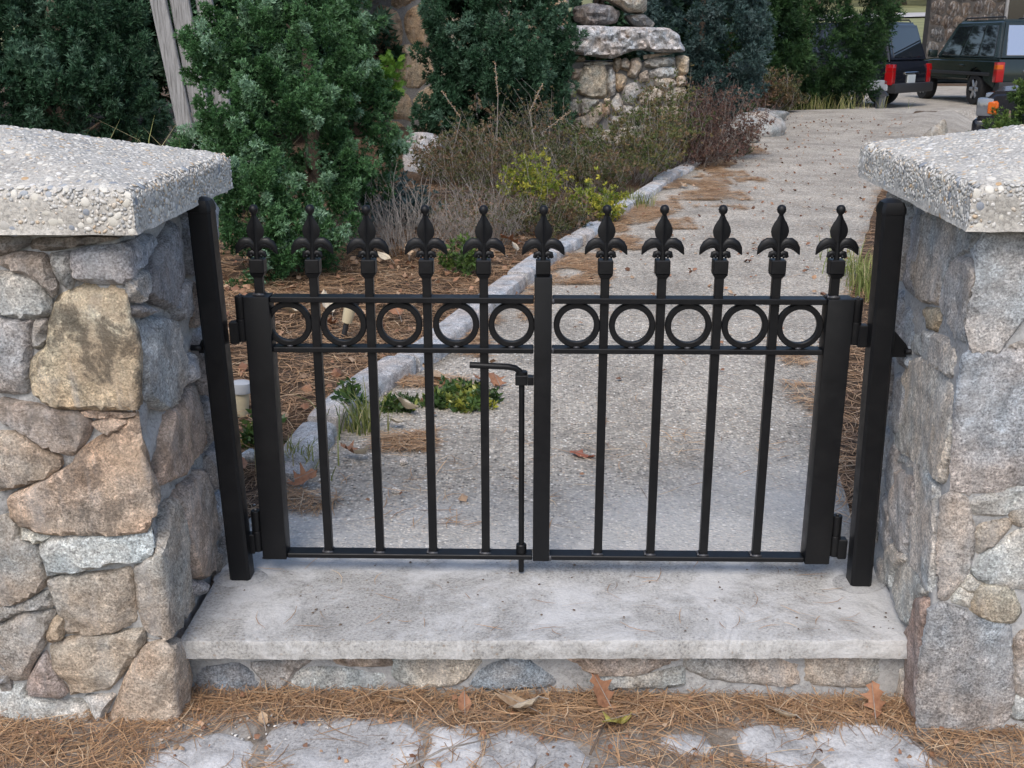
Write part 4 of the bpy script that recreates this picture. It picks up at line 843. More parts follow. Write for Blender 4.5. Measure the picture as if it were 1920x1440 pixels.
def leaf_gate(label, stile, x_free, pick, rings, skew):
    t = thing('gate_leaf', label, 'gate', (0, 0, 0), 0, 'two leaves of the iron gate')
    x0, x1 = stile; s = -1 if x0 < 0 else 1
    bm = bmesh.new(); box(bm, x0, x1, -.025, .025, .043, .6985, .004, 2); bm_obj('stile', bm, BK, t, auto=35)
    inner = x1 if s < 0 else x0
    for z0, z1 in (ZT, ZM, ZB):
        bm = bmesh.new(); a, b = sorted((inner - s * .0005, x_free)); box(bm, a, b, -.019, .019, z0, z1, .0018, 1); bm_obj('rail', bm, BK, t, auto=35)
    for x in pick:
        dz = .003 * max(0, x) / .65
        if abs(x) < .6 and abs(x) > .05:
            for z0, z1 in ((ZB[1], ZM[0]), (ZM[1], ZT[0]), (ZT[1], .742 + dz)):
                pass
            bm = bmesh.new(); box(bm, x - .0097, x + .0097, -.0097, .0097, ZB[0] + .003, .742 + dz, .0012, 1); bm_obj('picket', bm, BK, t, auto=35)
            inst(WLD, 'weld', t, (x, 0, ZB[1] + .001)); 
        elif abs(x) > .6:
            bm = bmesh.new(); box(bm, x - .0097, x + .0097, -.0097, .0097, .6987, .742 + dz, .0012, 1); bm_obj('picket', bm, BK, t, auto=35)
            inst(WLD, 'weld', t, (x, 0, .700))
        inst(COLR, 'collar', t, (x, 0, .782 + dz)); inst(FIN, 'finial', t, (x + random.uniform(-.001, .001), 0, .8925 + dz + random.uniform(-.001, .001)))
    for x in rings:
        inst(RNG, 'ring', t, (x, -.002, .6317))
        bm = bmesh.new(); tube(bm, [(x - .006, -.008, .580), (x, -.0105, .5805), (x + .006, -.008, .580)], .0028, 6); bm_obj('weld', bm, M['weld'], t, smooth=True)
    for zc in (.645, .115):           # hinges
        hx = x0 - .0115 if s < 0 else x1 + .0115
        hx += s * (-.002 if zc > .3 else .0)
        bm = bmesh.new(); lathe(bm, [(.0122, zc - .052), (.0128, zc - .050), (.0128, zc - .001), (.0118, zc)], hx, -.012, 14); o = bm_obj('hinge', bm, BK, t, auto=40)
        bm = bmesh.new(); lathe(bm, [(.0112, zc + .0005), (.0122, zc + .002), (.0122, zc + .052), (.0105, zc + .0535)], hx, -.012, 14); bm_obj('barrel', bm, BK, o, auto=40)
        bm = bmesh.new(); lathe(bm, [(.004, zc + .0535), (.004, zc + .057), (.001, zc + .059)], hx, -.012, 8); bm_obj('pin', bm, M['weld'], o, smooth=True)
        bm = bmesh.new(); box(bm, *sorted((hx + s * .006, hx + s * .027)), -.026, -.002, zc - .057, zc - .006, .002, 1); bm_obj('hinge_plate', bm, BK, o)
    return t
PK = [-.644, -.519, -.393, -.263, -.134, .0, .1395, .267, .3955, .5235, .654]
lg = leaf_gate('left gate leaf of five ringed bays, carrying the bent handle and drop bolt', (-.678, -.619), -.0205, PK[:5], [-.581, -.4555, -.328, -.198, -.071], 0)
rg_ = leaf_gate('right gate leaf of five ringed bays, with the tall middle stile', (.637, .697), .0215, PK[6:], [.0775, .2035, .331, .4595, .583], 0)
bm = bmesh.new(); box(bm, -.0195, .0205, -.0215, .0195, .043, .7455, .003, 2); bm_obj('middle_stile', bm, BK, rg_, auto=35)
inst(COLR, 'collar', rg_, (.0, 0, .782)); inst(FIN, 'finial', rg_, (.0, 0, .8925))
bm = bmesh.new(); sq(bm, .0105, .7457, .7505); bm_obj('neck', bm, BK, rg_)
bm = bmesh.new(); box(bm, -.0195, .012, .0197, .0250, .047, .70, .001, 1); bm_obj('meeting_bar', bm, BK, lg)
for z in (.575, .051, .690):
    bm = bmesh.new(); tube(bm, [(.0222, -.017, z - .006), (.0235, -.018, z), (.0222, -.017, z + .006)], .0035, 6); bm_obj('weld', bm, M['weld'], rg_, smooth=True)
# drop bolt with bent handle
bm = bmesh.new(); tube(bm, [(-.0475, 0, .006), (-.0475, 0, .500)], .0068, 12); rod = bm_obj('drop_bolt', bm, BK, lg, auto=40)
bm = bmesh.new(); hp = [(-.0475, 0, .498), (-.048, 0, .510), (-.053, -.002, .521), (-.063, -.004, .5285), (-.08, -.005, .532), (-.11, -.006, .5335), (-.168, -.006, .536)]
tube(bm, hp, .0074, 12); bm_obj('bolt_handle', bm, BK, rod, auto=40)
bm = bmesh.new(); box(bm, -.0625, -.034, -.014, .014, .4885, .5125, .002, 1); lathe(bm, [(.0135, .5128), (.0135, .519), (.011, .5205)], -.0475, 0, 12); bm_obj('bolt_bracket', bm, BK, lg, auto=35)
bm = bmesh.new(); box(bm, -.0338, -.0198, -.0125, .0125, .4885, .5085, .001, 1); bm_obj('bracket_arm', bm, BK, lg)
bm = bmesh.new(); lathe(bm, [(.0128, .0575), (.0128, .078), (.0105, .0805)], -.0475, 0, 14); bm_obj('bolt_guide', bm, BK, lg, auto=40)

# ------------------------------------------------------------ granite kerb along the left of the path
CURB = [(-.757, .60, .05), (-.742, .80, .05), (-.735, .98, .05), (-.69, 1.22, .055), (-.61, 1.48, .055), (-.545, 1.66, .06), (-.455, 1.93, .06), (-.37, 2.24, .06), (-.27, 2.65, .06), (-.155, 3.12, .06), (-.045, 3.55, .06), (.115, 4.12, .06), (.32, 4.70, .07), (.48, 5.26, .075), (.65, 5.8, .085), (.83, 6.31, .10), (1.19, 7.4, .12), (1.53, 8.3, .13), (1.84, 8.95, .14), (2.0, 9.4, .15)]
cy_ = [c[1] for c in CURB]; cx_ = [c[0] for c in CURB]; cz_ = [c[2] for c in CURB]
kt = thing('kerb', 'rough grey granite kerb edging the left side of the path', 'kerb')
joints = [.52, .98, 1.26, 1.70, 2.10, 2.72, 3.30, 3.95, 4.5, 5.0, 5.6, 6.25, 7.05, 7.65, 8.35, 9.3]
for a, b in zip(joints, joints[1:]):
    if 5.0 <= a < 5.6: continue
    g = .012; y0, y1 = a + g, b - g; dz = random.uniform(-.008, .010); wd = random.uniform(.056, .068); off = random.uniform(-.012, .012)
    if b > 6.5: wd *= 1.15
    n = max(4, int((y1 - y0) / .035)); bm = bmesh.new(); rows = []; sd0 = random.random() * 50
    for i in range(n + 1):
        y = lerp(y0, y1, i / n); e = 1 - .12 * (abs(i / n - .5) * 2) ** 6
        x = interp(y, cy_, cx_) + off; z = max(interp(y, cy_, cz_), gz(y) + .045) + dz
        dx = (interp(y + .05, cy_, cx_) - interp(y - .05, cy_, cx_)) / .1; L = math.hypot(1, dx); nx, ny = 1 / L, -dx / L
        row = []
        for u, h in ((-1, -.13), (-1.0, -.014), (-.93, -.004), (-.5, 0), (0, .003), (.5, 0), (.92, -.006), (1.0, -.018), (1.06, -.13)):
            q = Vector((u * 3 + x * 22, y * 22, sd0)); g_ = .009 * mnoise.noise(q) + .005 * mnoise.noise(q * 2.7)
            row.append(bm.verts.new((x + nx * u * wd * e + g_ * (abs(u) > .8), y + ny * u * wd * e, z + h * e + (g_ if h > -.1 else 0))))
        rows.append(row)
    for r0, r1 in zip(rows, rows[1:]):
        for j in range(8): bm.faces.new((r0[j], r0[j + 1], r1[j + 1], r1[j]))
    bm.faces.new(rows[0]); bm.faces.new(rows[-1][::-1])
    o = bm_obj('kerb_stone', bm, M['granite_curb'], kt, auto=45); q = random.uniform(.42, .52); o.color = (q, q * 1.0, q * 1.01, 0)
# ------------------------------------------------------------ vegetation
def tuft(nb=8, L=1.0, wd=.13, spread=(15, 62), seed=1, tri=False):
    r = random.Random(seed); v = []; f = []
    for i in range(nb):
        a = 2 * math.pi * (i + r.random() * .6) / nb; t = R(r.uniform(*spread)); l = L * r.uniform(.7, 1.1)
        d = Vector((math.sin(t) * math.cos(a), math.sin(t) * math.sin(a), math.cos(t))); s = d.cross(Vector((r.uniform(-1, 1), r.uniform(-1, 1), r.uniform(-1, 1)))).normalized() * wd * l; b = len(v)
        m = d * l * .5
        if tri: v += [d * l * .12 + s * .9, d * l, d * l * .12 - s * .9]; f.append((b, b + 1, b + 2))
        else: v += [Vector((0, 0, 0)), m + s, d * l, m - s]; f.append((b, b + 1, b + 2, b + 3))
    return np.array([q[:] for q in v]), np.array(f)
def spray(seed=1, pairs=5):
    """flat fan-like cypress spray"""
    r = random.Random(seed); v = []; f = []
    def kite(p, d, l, w):
        n = Vector((0, 1, 0)); s = d.cross(n).normalized() * w; b = len(v); v.extend([p, p + d * l * .5 + s, p + d * l, p + d * l * .5 - s]); f.append((b, b + 1, b + 2, b + 3))
    kite(Vector((0, 0, 0)), Vector((0, 0, 1)), 1.0, .05)
    for i in range(pairs):
        h = .12 + .7 * i / pairs
        for s in (-1, 1): kite(Vector((0, r.uniform(-.03, .03), h)), Vector((s * .75, r.uniform(-.25, .25), .65)).normalized(), .5 * (1 - .55 * i / pairs) * r.uniform(.8, 1.1), .055)
    return np.array([q[:] for q in v]), np.array(f)
TUFTS = [tuft(8, seed=i) for i in range(4)]; SPRAYS = [spray(i) for i in range(3)]
KNOB = [tuft(7, 1, .24, (5, 72), seed=i + 60, tri=True) for i in range(4)]
FAR = [tuft(6, 1, .2, (8, 70), seed=i + 80, tri=True) for i in range(4)]
THIN = [tuft(6, 1, .11, (10, 60), seed=i + 40, tri=True) for i in range(3)]
LEAFY = [tuft(5, 1, .2, (25, 75), seed=i + 20) for i in range(3)]
def unit(a): return a / np.maximum(np.linalg.norm(a, axis=1, keepdims=True), 1e-9)
def crown(name, blobs, nbough, per, size, mat, parent, blen=(.14, .30), up=.6, temps=None, gap=0.0, zmin=None, fat=.38):
    temps = temps or FAR; C_ = np.array([b[:3] for b in blobs], float); Rr = np.array([b[3:6] for b in blobs], float)
    wgt = Rr.prod(1) ** (2 / 3); wgt /= wgt.sum(); P, A, L, T = [], [], [], []
    while len(P) < nbough:
        k = rng.choice(len(blobs), p=wgt); d = rng.normal(size=3); d /= np.linalg.norm(d)
        p = C_[k] + Rr[k] * d * rng.uniform(.72, 1.0)
        ins = (((p - C_) / Rr) ** 2).sum(1) < .62
        if ins.any(): continue
        if zmin is not None and p[2] < zmin: continue
        q = Vector(p * (1.6 / max(.6, Rr[k].max())))
        if gap and mnoise.noise(q * 1.5) < -1 + gap * 2: continue
        nrm = d / Rr[k]; nrm /= np.linalg.norm(nrm); ax = nrm + np.array([0, 0, up]) + rng.normal(size=3) * .28
        P.append(p); A.append(ax / np.linalg.norm(ax)); L.append(rng.uniform(*blen)); T.append(np.clip(rng.normal(.38, .31), 0, 1))
    P, A, L, T = map(np.array, (P, A, L, T)); n = len(P) * per; i = np.repeat(np.arange(len(P)), per)
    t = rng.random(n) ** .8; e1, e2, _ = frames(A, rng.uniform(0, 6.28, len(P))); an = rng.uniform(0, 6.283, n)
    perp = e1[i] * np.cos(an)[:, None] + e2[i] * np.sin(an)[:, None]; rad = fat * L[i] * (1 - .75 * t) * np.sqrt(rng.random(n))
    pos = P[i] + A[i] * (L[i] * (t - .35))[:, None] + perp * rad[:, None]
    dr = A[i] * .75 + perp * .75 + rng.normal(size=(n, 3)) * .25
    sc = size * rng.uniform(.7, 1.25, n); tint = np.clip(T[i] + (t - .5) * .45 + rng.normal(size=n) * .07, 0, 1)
    V, F, TI = [], [], []; off = 0
    for k, (tv, tf) in enumerate(temps):
        s = np.arange(n) % len(temps) == k; v, f = scatter(tv, tf, pos[s], dr[s], sc[s]); V.append(v); F.append(f + off); off += len(v); TI.append(np.repeat(tint[s], len(tv)))
    return np_obj(name, np.concatenate(V), np.concatenate(F), mat, parent, tint=np.concatenate(TI))
def trunk(parent, x, y, z0, z1, r, limbs=6, spread=.5, mat='bark'):
    bm = bmesh.new(); tube(bm, [(x, y, z0), (x + .03, y, lerp(z0, z1, .4)), (x, y + .02, z1)], [r, r * .75, r * .25], 8)
    for i in range(limbs):
        z = lerp(z0, z1, .15 + .7 * i / limbs); a = i * 2.4; q = spread * (1 - .6 * i / limbs)
        tube(bm, [(x, y, z), (x + q * .5 * math.cos(a), y + q * .5 * math.sin(a), z + .15 * q), (x + q * math.cos(a), y + q * math.sin(a), z + .5 * q)], [r * .4, r * .25, r * .1], 5)
    return bm_obj('trunk', bm, M[mat], parent, smooth=True)
def plumes(cx, cy, z0, h, r, n, seed, lean=0.0, hv=(.55, 1.0), inner=True):
    """upright plume-like blobs making a ragged crown"""
    q = random.Random(seed); B = []
    if inner: B.append((cx, cy, z0 + h * .5, r * .7, r * .7, h * .5))
    for i in range(n):
        a = 2 * math.pi * i / n + q.random() * .8; hh = h * q.uniform(*hv); rr = r * q.uniform(.34, .5); d = r * q.uniform(.45, .72)
        B.append((cx + d * math.cos(a), cy + d * math.sin(a), z0 + hh * q.uniform(.35, .72), rr, rr, hh * q.uniform(.26, .4)))
    return B
def evergreen(label, x, y, h, r, mat, cat='conifer', nb=500, per=40, size=.035, n=9, seed=1, name='juniper', blobs=None, group=None, z0=None, **kw):
    z = tz(x, y) if z0 is None else z0; t = thing(name, label, cat, (0, 0, 0), 0, group)
    trunk(t, x, y, z - .05, z + h * .8, max(.03, r * .07), 8, r * .4)
    crown('crown', blobs or plumes(x, y, z, h, r, n, seed), nb, per, size, M[mat], t, zmin=z - .02, **kw)
    return t
# front juniper: two ragged masses, traced to its bulges
fj = [(-1.53, 3.97, 1.24, 0.33, 0.33, 0.36), (-1.72, 3.72, 1.15, 0.17, 0.17, 0.15), (-1.27, 4.17, 1.21, 0.26, 0.26, 0.34), (-1.40, 3.52, 0.80, 0.30, 0.30, 0.29), (-1.12, 4.21, 0.66, 0.27, 0.27, 0.30), (-1.62, 3.43, 0.88, 0.13, 0.15, 0.12), (-1.49, 3.20, 0.42, 0.17, 0.17, 0.24), (-1.24, 3.64, 0.53, 0.27, 0.27, 0.24), (-1.03, 4.26, 0.46, 0.15, 0.16, 0.17), (-1.29, 3.25, 0.28, 0.15, 0.15, 0.15), (-1.57, 3.15, 0.25, 0.11, 0.11, 0.14), (-1.15, 4.09, 0.94, 0.20, 0.20, 0.22), (-1.42, 4.42, 1.66, 0.36, 0.38, 0.25), (-1.02, 4.37, 0.83, 0.11, 0.13, 0.15), (-1.16, 4.3, 1.38, .20, .22, .28), (-1.35, 3.85, 1.0, .3, .3, .5), (-1.46, 3.12, .15, .19, .15, .11), (-1.15, 3.36, .24, .18, .15, .15), (-1.79, 3.55, .82, .07, .08, .07)]
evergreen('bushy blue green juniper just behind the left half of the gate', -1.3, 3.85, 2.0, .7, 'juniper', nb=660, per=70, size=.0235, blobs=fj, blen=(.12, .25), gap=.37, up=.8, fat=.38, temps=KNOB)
j2 = [(-.40, 8.74, 1.33, .57, .57, .57), (-.80, 8.43, 1.04, .28, .31, .44), (.02, 8.58, 1.13, .28, .31, .45), (-.54, 8.21, .65, .38, .41, .41), (-.08, 8.34, .69, .31, .31, .31), (-.87, 8.17, .50, .18, .20, .25), (-.41, 9.14, 1.94, .59, .59, .48), (-.23, 8.01, 1.0, .30, .34, .34), (-.75, 8.45, 1.42, .28, .30, .36), (-.4, 8.5, .5, .5, .4, .4)]
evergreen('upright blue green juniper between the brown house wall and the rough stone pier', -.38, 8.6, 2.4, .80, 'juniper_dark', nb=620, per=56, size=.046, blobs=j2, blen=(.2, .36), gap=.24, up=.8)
j0 = [(-4.29, 7.19, 1.32, .50, .50, .50), (-3.67, 6.95, 1.19, .33, .35, .40), (-3.85, 6.62, .82, .46, .48, .30), (-3.37, 6.62, .78, .22, .24, .22), (-4.23, 6.51, .83, .34, .34, .30), (-4.21, 7.57, 1.85, .60, .60, .42), (-3.27, 6.59, 1.0, .11, .13, .15), (-4.8, 7.0, .8, .6, .5, .7), (-3.9, 6.9, .5, .7, .5, .5), (-3.75, 7.3, 1.7, .4, .4, .4)]
evergreen('broad dark juniper behind the left pillar', -4.0, 6.9, 2.4, 1.0, 'juniper_dark', nb=560, per=50, size=.046, blobs=j0, blen=(.2, .36), gap=.22, up=.8)
evergreen('low juniper sprig beside the foot of the grey wooden post', -2.25, 5.2, .62, .28, 'juniper', nb=110, per=28, size=.036, n=5, seed=9, blen=(.12, .2))
evergreen('blue grey juniper right of the rough stone pier', 2.05, 11.9, 3.0, .78, 'blue', nb=480, per=42, size=.055, n=12, seed=11, blen=(.22, .42), gap=.2)
evergreen('tall dense green arborvitae beyond the end of the path', 4.52, 16.9, 3.9, 1.18, 'arbor', cat='conifer', nb=800, per=36, size=.085, n=16, seed=12, name='arborvitae', blen=(.3, .55), temps=THIN, up=.9, gap=.12, blobs=plumes(4.52, 16.9, -.1, 4.0, 1.14, 18, 12) + [(5.30, 16.7, .55, .42, .4, .6)])
evergreen('dark arborvitae between the blue juniper and the tall arborvitae', 3.05, 15.6, 3.6, .95, 'arbor', nb=600, per=40, size=.085, n=12, seed=13, name='arborvitae', blen=(.3, .5), temps=THIN, up=.9, gap=.12)
for i, (x, y, h, r, l) in enumerate([(-5.6, 10.2, 5.5, 1.9, 'deep green spruce mass behind the broad dark juniper'), (-3.1, 10.6, 5.6, 1.4, 'dark evergreen seen in the gap left of the grey post'), (-7.2, 8.2, 5, 1.7, 'dark evergreen beyond the left edge of the frame'),
                                   (.9, 14.6, 5.6, 1.5, 'dark evergreen rising behind the rough stone pier'), (2.9, 19, 6, 1.8, 'dark evergreen behind the blue grey juniper'), (5.2, 28.5, 9, 2.0, 'tall evergreen far behind the tall arborvitae'), (6.0, 34, 10, 2.3, 'farthest tall evergreen behind the tall arborvitae'), (-2.9, 9.2, 4.2, .8, 'dark evergreen behind the grey post')]):
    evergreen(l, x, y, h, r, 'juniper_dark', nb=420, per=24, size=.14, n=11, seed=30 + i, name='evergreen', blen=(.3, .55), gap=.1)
evergreen('bright lime cypress sprig sticking out of the right side of the front juniper', -.98, 4.75, 1.30, .2, 'lime', cat='sapling', nb=30, per=12, size=.062, name='cypress_sapling', temps=SPRAYS, blen=(.08, .14), z0=gz(4.7), blobs=[(-1.00, 4.60, .99, .10, .08, .05), (-.90, 4.60, 1.05, .05, .05, .07), (-1.10, 4.5, .97, .07, .06, .03)])
evergreen('low yellow green dwarf conifer behind the right pillar cap', 3.75, 6.5, 1.0, .42, 'dwarf', nb=300, per=26, size=.036, n=9, seed=21, name='dwarf_conifer', blen=(.13, .24), z0=-.08, blobs=[(3.93, 6.57, .80, .10, .14, .10), (3.62, 6.41, .58, .06, .10, .04), (4.12, 6.71, .94, .13, .17, .14), (3.86, 6.30, .55, .13, .2, .09), (4.3, 6.7, .8, .3, .3, .3), (3.9, 6.5, .35, .4, .3, .3)])

def shrub(label, x, y, rx, ry, h, mats, nst, leaf=.02, per=9, seed=0, name='heath_shrub', cat='shrub', bare=.35, twig='twig', z=None, group='low shrubs in the garden bed', dens=1.0, temps=None, lean=(0, 0), sr=.0022):
    """many thin branching stems from one root, leaf tufts along their upper part"""
    q = np.random.default_rng(seed); z = tz(x, y) if z is None else z; t = thing(name, label, cat, (0, 0, 0), 0, group)
    bm_v, bm_f = [], []; LP, LD, LT = [], [], []
    def stem(p0, p1, bend, r0, r1, seg=4):
        pts = [p0 + (p1 - p0) * s + bend * math.sin(s * math.pi) for s in np.linspace(0, 1, seg + 1)]
        b = len(bm_v)
        for i, p in enumerate(pts):
            r = r0 + (r1 - r0) * i / seg
            for j in range(3): bm_v.append((p[0] + r * math.cos(j * 2.094), p[1] + r * math.sin(j * 2.094), p[2]))
        for i in range(seg):
            for j in range(3): bm_f.append((b + i * 3 + j, b + i * 3 + (j + 1) % 3, b + i * 3 + 3 + (j + 1) % 3, b + i * 3 + 3 + j))
        return pts
    for s in range(nst):
        a = q.uniform(0, 6.283); d = math.sqrt(q.random()); hh = h * (1 - .45 * d * d) * q.choice([q.uniform(.35, .7), q.uniform(.6, 1.0), q.uniform(.85, 1.25)])
        p0 = np.array((x + rx * .45 * d * math.cos(a), y + ry * .45 * d * math.sin(a), z - .02)); p1 = np.array((x + rx * d * math.cos(a) + lean[0] * hh, y + ry * d * math.sin(a) + lean[1] * hh, z + hh))
        base_t = q.uniform(.05, .95)
        pts = stem(p0, p1, q.normal(size=3) * .11 * h, sr, sr * .45)
        for k in range(3):
            s0 = q.uniform(.35, .85); b0 = p0 + (p1 - p0) * s0; b1 = b0 + np.array((q.normal() * .16 * h, q.normal() * .16 * h, q.uniform(.08, .25) * h))
            stem(b0, b1, q.normal(size=3) * .015, sr * .6, sr * .3, 3)
            for m in range(int(per * dens * .62)):
                s1 = q.uniform(bare, 1.05); LP.append(b0 + (b1 - b0) * s1 + q.normal(size=3) * .008); LD.append((b1 - b0) / np.linalg.norm(b1 - b0) + q.normal(size=3) * .5); LT.append(np.clip(base_t + q.normal() * .15, 0, 1))
        for m in range(int(per * dens * .62)):
            s1 = q.uniform(max(bare, .3), 1.03); LP.append(p0 + (p1 - p0) * s1 + q.normal(size=3) * .012); LD.append(np.array((0, 0, 1.)) + q.normal(size=3) * .6); LT.append(np.clip(base_t + q.normal() * .15, 0, 1))
    np_obj('stems', bm_v, bm_f, M[twig], t)
    if LP:
        LP, LD, LT = np.array(LP), np.array(LD), np.array(LT); temps = temps or LEAFY; V, F, TI = [], [], []; off = 0; idx = np.arange(len(LP))
        for k, (tv, tf) in enumerate(temps):
            s = idx % len(temps) == k; v, f = scatter(tv, tf, LP[s], LD[s], leaf * q.uniform(.6, 1.3, s.sum())); V.append(v); F.append(f + off); off += len(v); TI.append(np.repeat(LT[s], len(tv)))
        np_obj('leaves', np.concatenate(V), np.concatenate(F), M[mats], t, tint=np.concatenate(TI))
    return t
shrub('brown and olive heath shrub left of the yellow green one', -.30, 5.95, .62, .5, .62, 'heath', 80, .024, 9, 1)
shrub('yellow green leafy shrub in the middle of the bed', .40, 5.30, .22, .2, .30, 'yellow', 46, .030, 8, 2, name='leafy_shrub', bare=.2)
shrub('sparse yellow green shrub left of the bright one', -.02, 5.62, .26, .22, .42, 'yellow', 44, .028, 7, 42, name='leafy_shrub', bare=.4)
shrub('low russet heath by the kerb behind the middle finial', .04, 4.75, .40, .28, .30, 'heath', 80, .022, 9, 3)
shrub('olive heath in front of the rough stone pier', .75, 7.2, .62, .5, .66, 'heath_green', 125, .028, 9, 4)
shrub('dark green and brown heath right of the yellow green shrub', .42, 6.5, .42, .35, .42, 'heath', 80, .024, 9, 24)
shrub('tall olive brown shrub against the pier face', 1.20, 8.15, .40, .35, .92, 'heath_green', 75, .028, 10, 5, bare=.3)
shrub('dark red leaved shrub by the path at the right end of the pier', 1.80, 8.75, .55, .45, .80, 'rusty', 130, .026, 10, 6, name='red_shrub', bare=.15)
shrub('low red brown shrub under the dark red one', 1.50, 8.2, .55, .35, .42, 'rusty', 95, .024, 9, 26, name='red_shrub')
shrub('leafless grey twig bush behind the third and fourth finials', -.78, 4.0, .55, .35, .46, 'heath', 120, .016, 1, 7, name='twig_bush', bare=.5, dens=1)
shrub('leafless grey twig bush right of centre of the bed', -.34, 4.35, .36, .3, .42, 'heath', 125, .018, 2, 8, name='twig_bush', bare=.4)
shrub('tall brown weedy shrub at the foot of the middle juniper', -.02, 7.4, .40, .3, .74, 'heath', 80, .026, 6, 9, name='weedy_shrub')
shrub('rusty bronze shrub in front of the tall arborvitae', 3.35, 14.3, .7, .4, .62, 'heath', 150, .045, 9, 10, sr=.004)
shrub('bare brown brush before the dark arborvitae', 2.55, 13.2, .5, .4, .75, 'rusty', 90, .035, 2, 11, name='brush', sr=.004)
shrub('red tipped shrub left of the bronze shrub', 2.95, 13.9, .35, .3, .70, 'rusty', 70, .045, 7, 12, name='red_shrub', sr=.004)
shrub('green ground cover at the far left edge of the path', 2.3, 11.6, .4, .3, .16, 'heath_green', 90, .04, 6, 13, name='ground_cover', bare=.1)
shrub('bright green sapling at the far end of the bed', 2.72, 12.6, .16, .16, .36, 'dwarf', 36, .045, 10, 14, name='sapling', bare=.05)
shrub('green moss like plant under the red shrub by the path', 2.05, 9.15, .2, .15, .14, 'dwarf', 60, .03, 8, 15, name='ground_cover', bare=.0)
shrub('thin green shoots among the twigs by the kerb', -.42, 3.55, .12, .1, .22, 'dwarf', 18, .035, 6, 16, name='seedling', bare=.1)
shrub('dark olive heath behind the brown one', -.62, 6.8, .45, .35, .50, 'heath', 110, .028, 8, 17)
shrub('dusty green sage under the right side of the front juniper', -.92, 4.75, .24, .2, .30, 'blue', 60, .035, 9, 18, name='sage_plant', bare=.1)
shrub('green leaved sprig growing against the back of the left pillar', -.90, .86, .04, .06, .13, 'ivy', 12, .032, 6, 19, name='seedling', bare=.1)
shrub('small green sprig growing on the kerb behind the second picket', -.665, 1.16, .04, .05, .16, 'ivy', 7, .03, 6, 20, name='seedling', bare=.3)
shrub('dark holly sprawl lying on the path left of the drop bolt', -.30, 1.30, .15, .13, .07, 'ivy', 60, .026, 9, 21, name='ground_cover', bare=.0, lean=(.8, 0))
shrub('small dark holly patch against the kerb', -.50, 1.25, .07, .07, .05, 'ivy', 26, .024, 8, 22, name='ground_cover', bare=.0)
# tall dry stalks rising from the bed
for i, (x, y, h, l) in enumerate([(-.62, 6.0, .80, 'tall dry seed stalk leftmost in the bed'), (-.28, 6.1, 1.0, 'tallest pale dry stalk before the middle juniper'), (.02, 6.3, .85, 'forked dry stalk right of the tallest one'), (.18, 6.3, .66, 'short leaning dry stalk nearest the pier')]):
    t = thing('dry_stalk', l, 'stalk', (0, 0, 0), 0, 'dry stalks in the garden bed'); z = tz(x, y); bm = bmesh.new()
    P = [(x, y, z), (x - .03, y, z + h * .4), (x - .02 - .06 * (i - 1), y + .02, z + h * .75), (x - .10 * (1 - i * .6), y, z + h)]
    tube(bm, P, [.004, .0035, .003, .002], 5); bm_obj('stem', bm, M['twig'], t, smooth=True)
    n = 34; s = rng.uniform(.6, 1, n); pos = np.array([np.array(P[2]) + (np.array(P[3]) - np.array(P[2])) * ((q - .6) / .4) for q in s]) + rng.normal(size=(n, 3)) * .006
    v, f = scatter(*LEAFY[0], pos, rng.normal(size=(n, 3)) * .4 + np.array([0, 0, 1]), np.full(n, .011)); np_obj('seed_head', v, f, M['needles'], t, tint=np.full(len(v), .8))
def grass(label, x, y, rx, ry, n, h, seed, tint=.4, z=None):
    q = np.random.default_rng(seed); pos = np.stack([x + q.normal(size=n) * rx, y + q.normal(size=n) * ry], 1); z3 = np.array([tz(a, b) for a, b in pos]) - .005
    V, F, TI = [], [], []; 
    d = q.normal(size=(n, 2)) * .45; hh = h * q.uniform(.5, 1.15, n); side = unit(np.stack([-d[:, 1], d[:, 0], np.zeros(n)], 1)) * .0022 * (1 + h * 2)
    p0 = np.column_stack([pos, z3]); T_ = np.clip(tint + q.normal(size=n) * .22, 0, 1)
    lv = [(0, 0, 1.0), (.35, .12, .9), (.72, .45, .6), (.92, 1.0, .05)]
    for k, (zz, off, w) in enumerate(lv):
        c = p0 + np.column_stack([d * (off * hh)[:, None], zz * hh]); V.append(np.stack([c - side * w, c + side * w], 1))
    V = np.stack(V, 1).reshape(n, 8, 3); f = np.array([(0, 1, 3, 2), (2, 3, 5, 4), (4, 5, 7, 6)])
    F = (f[None] + (np.arange(n) * 8)[:, None, None]).reshape(-1, 4)
    o = np_obj('grass_tuft', V.reshape(-1, 3), F, M['grass'], tint=np.repeat(T_, 8)); tag(o, label, 'grass', 'grass tufts')
    if max(rx, ry) > .1: o['kind'] = 'stuff'
grass('grass tuft on the path side of the kerb behind the first two pickets', -.60, 1.02, .045, .04, 110, .14, 1, .40)
grass('dry grass clump at the near end of the kerb', -.74, .66, .05, .045, 120, .12, 2, .6)
grass('long green grass strip beside the right gate post', 1.75, 3.15, .06, .36, 420, .19, 3, .42)
grass('grass tuft by the kerb beyond the middle of the gate', .76, 5.95, .06, .06, 130, .16, 4, .35)
grass('pale grass at the far end of the path under the arborvitae', 4.6, 15.6, .5, .12, 260, .32, 5, .6)
grass('pale dry grass blades sticking up behind the left pillar cap', -2.3, 4.6, .3, .12, 60, .70, 6, .75)

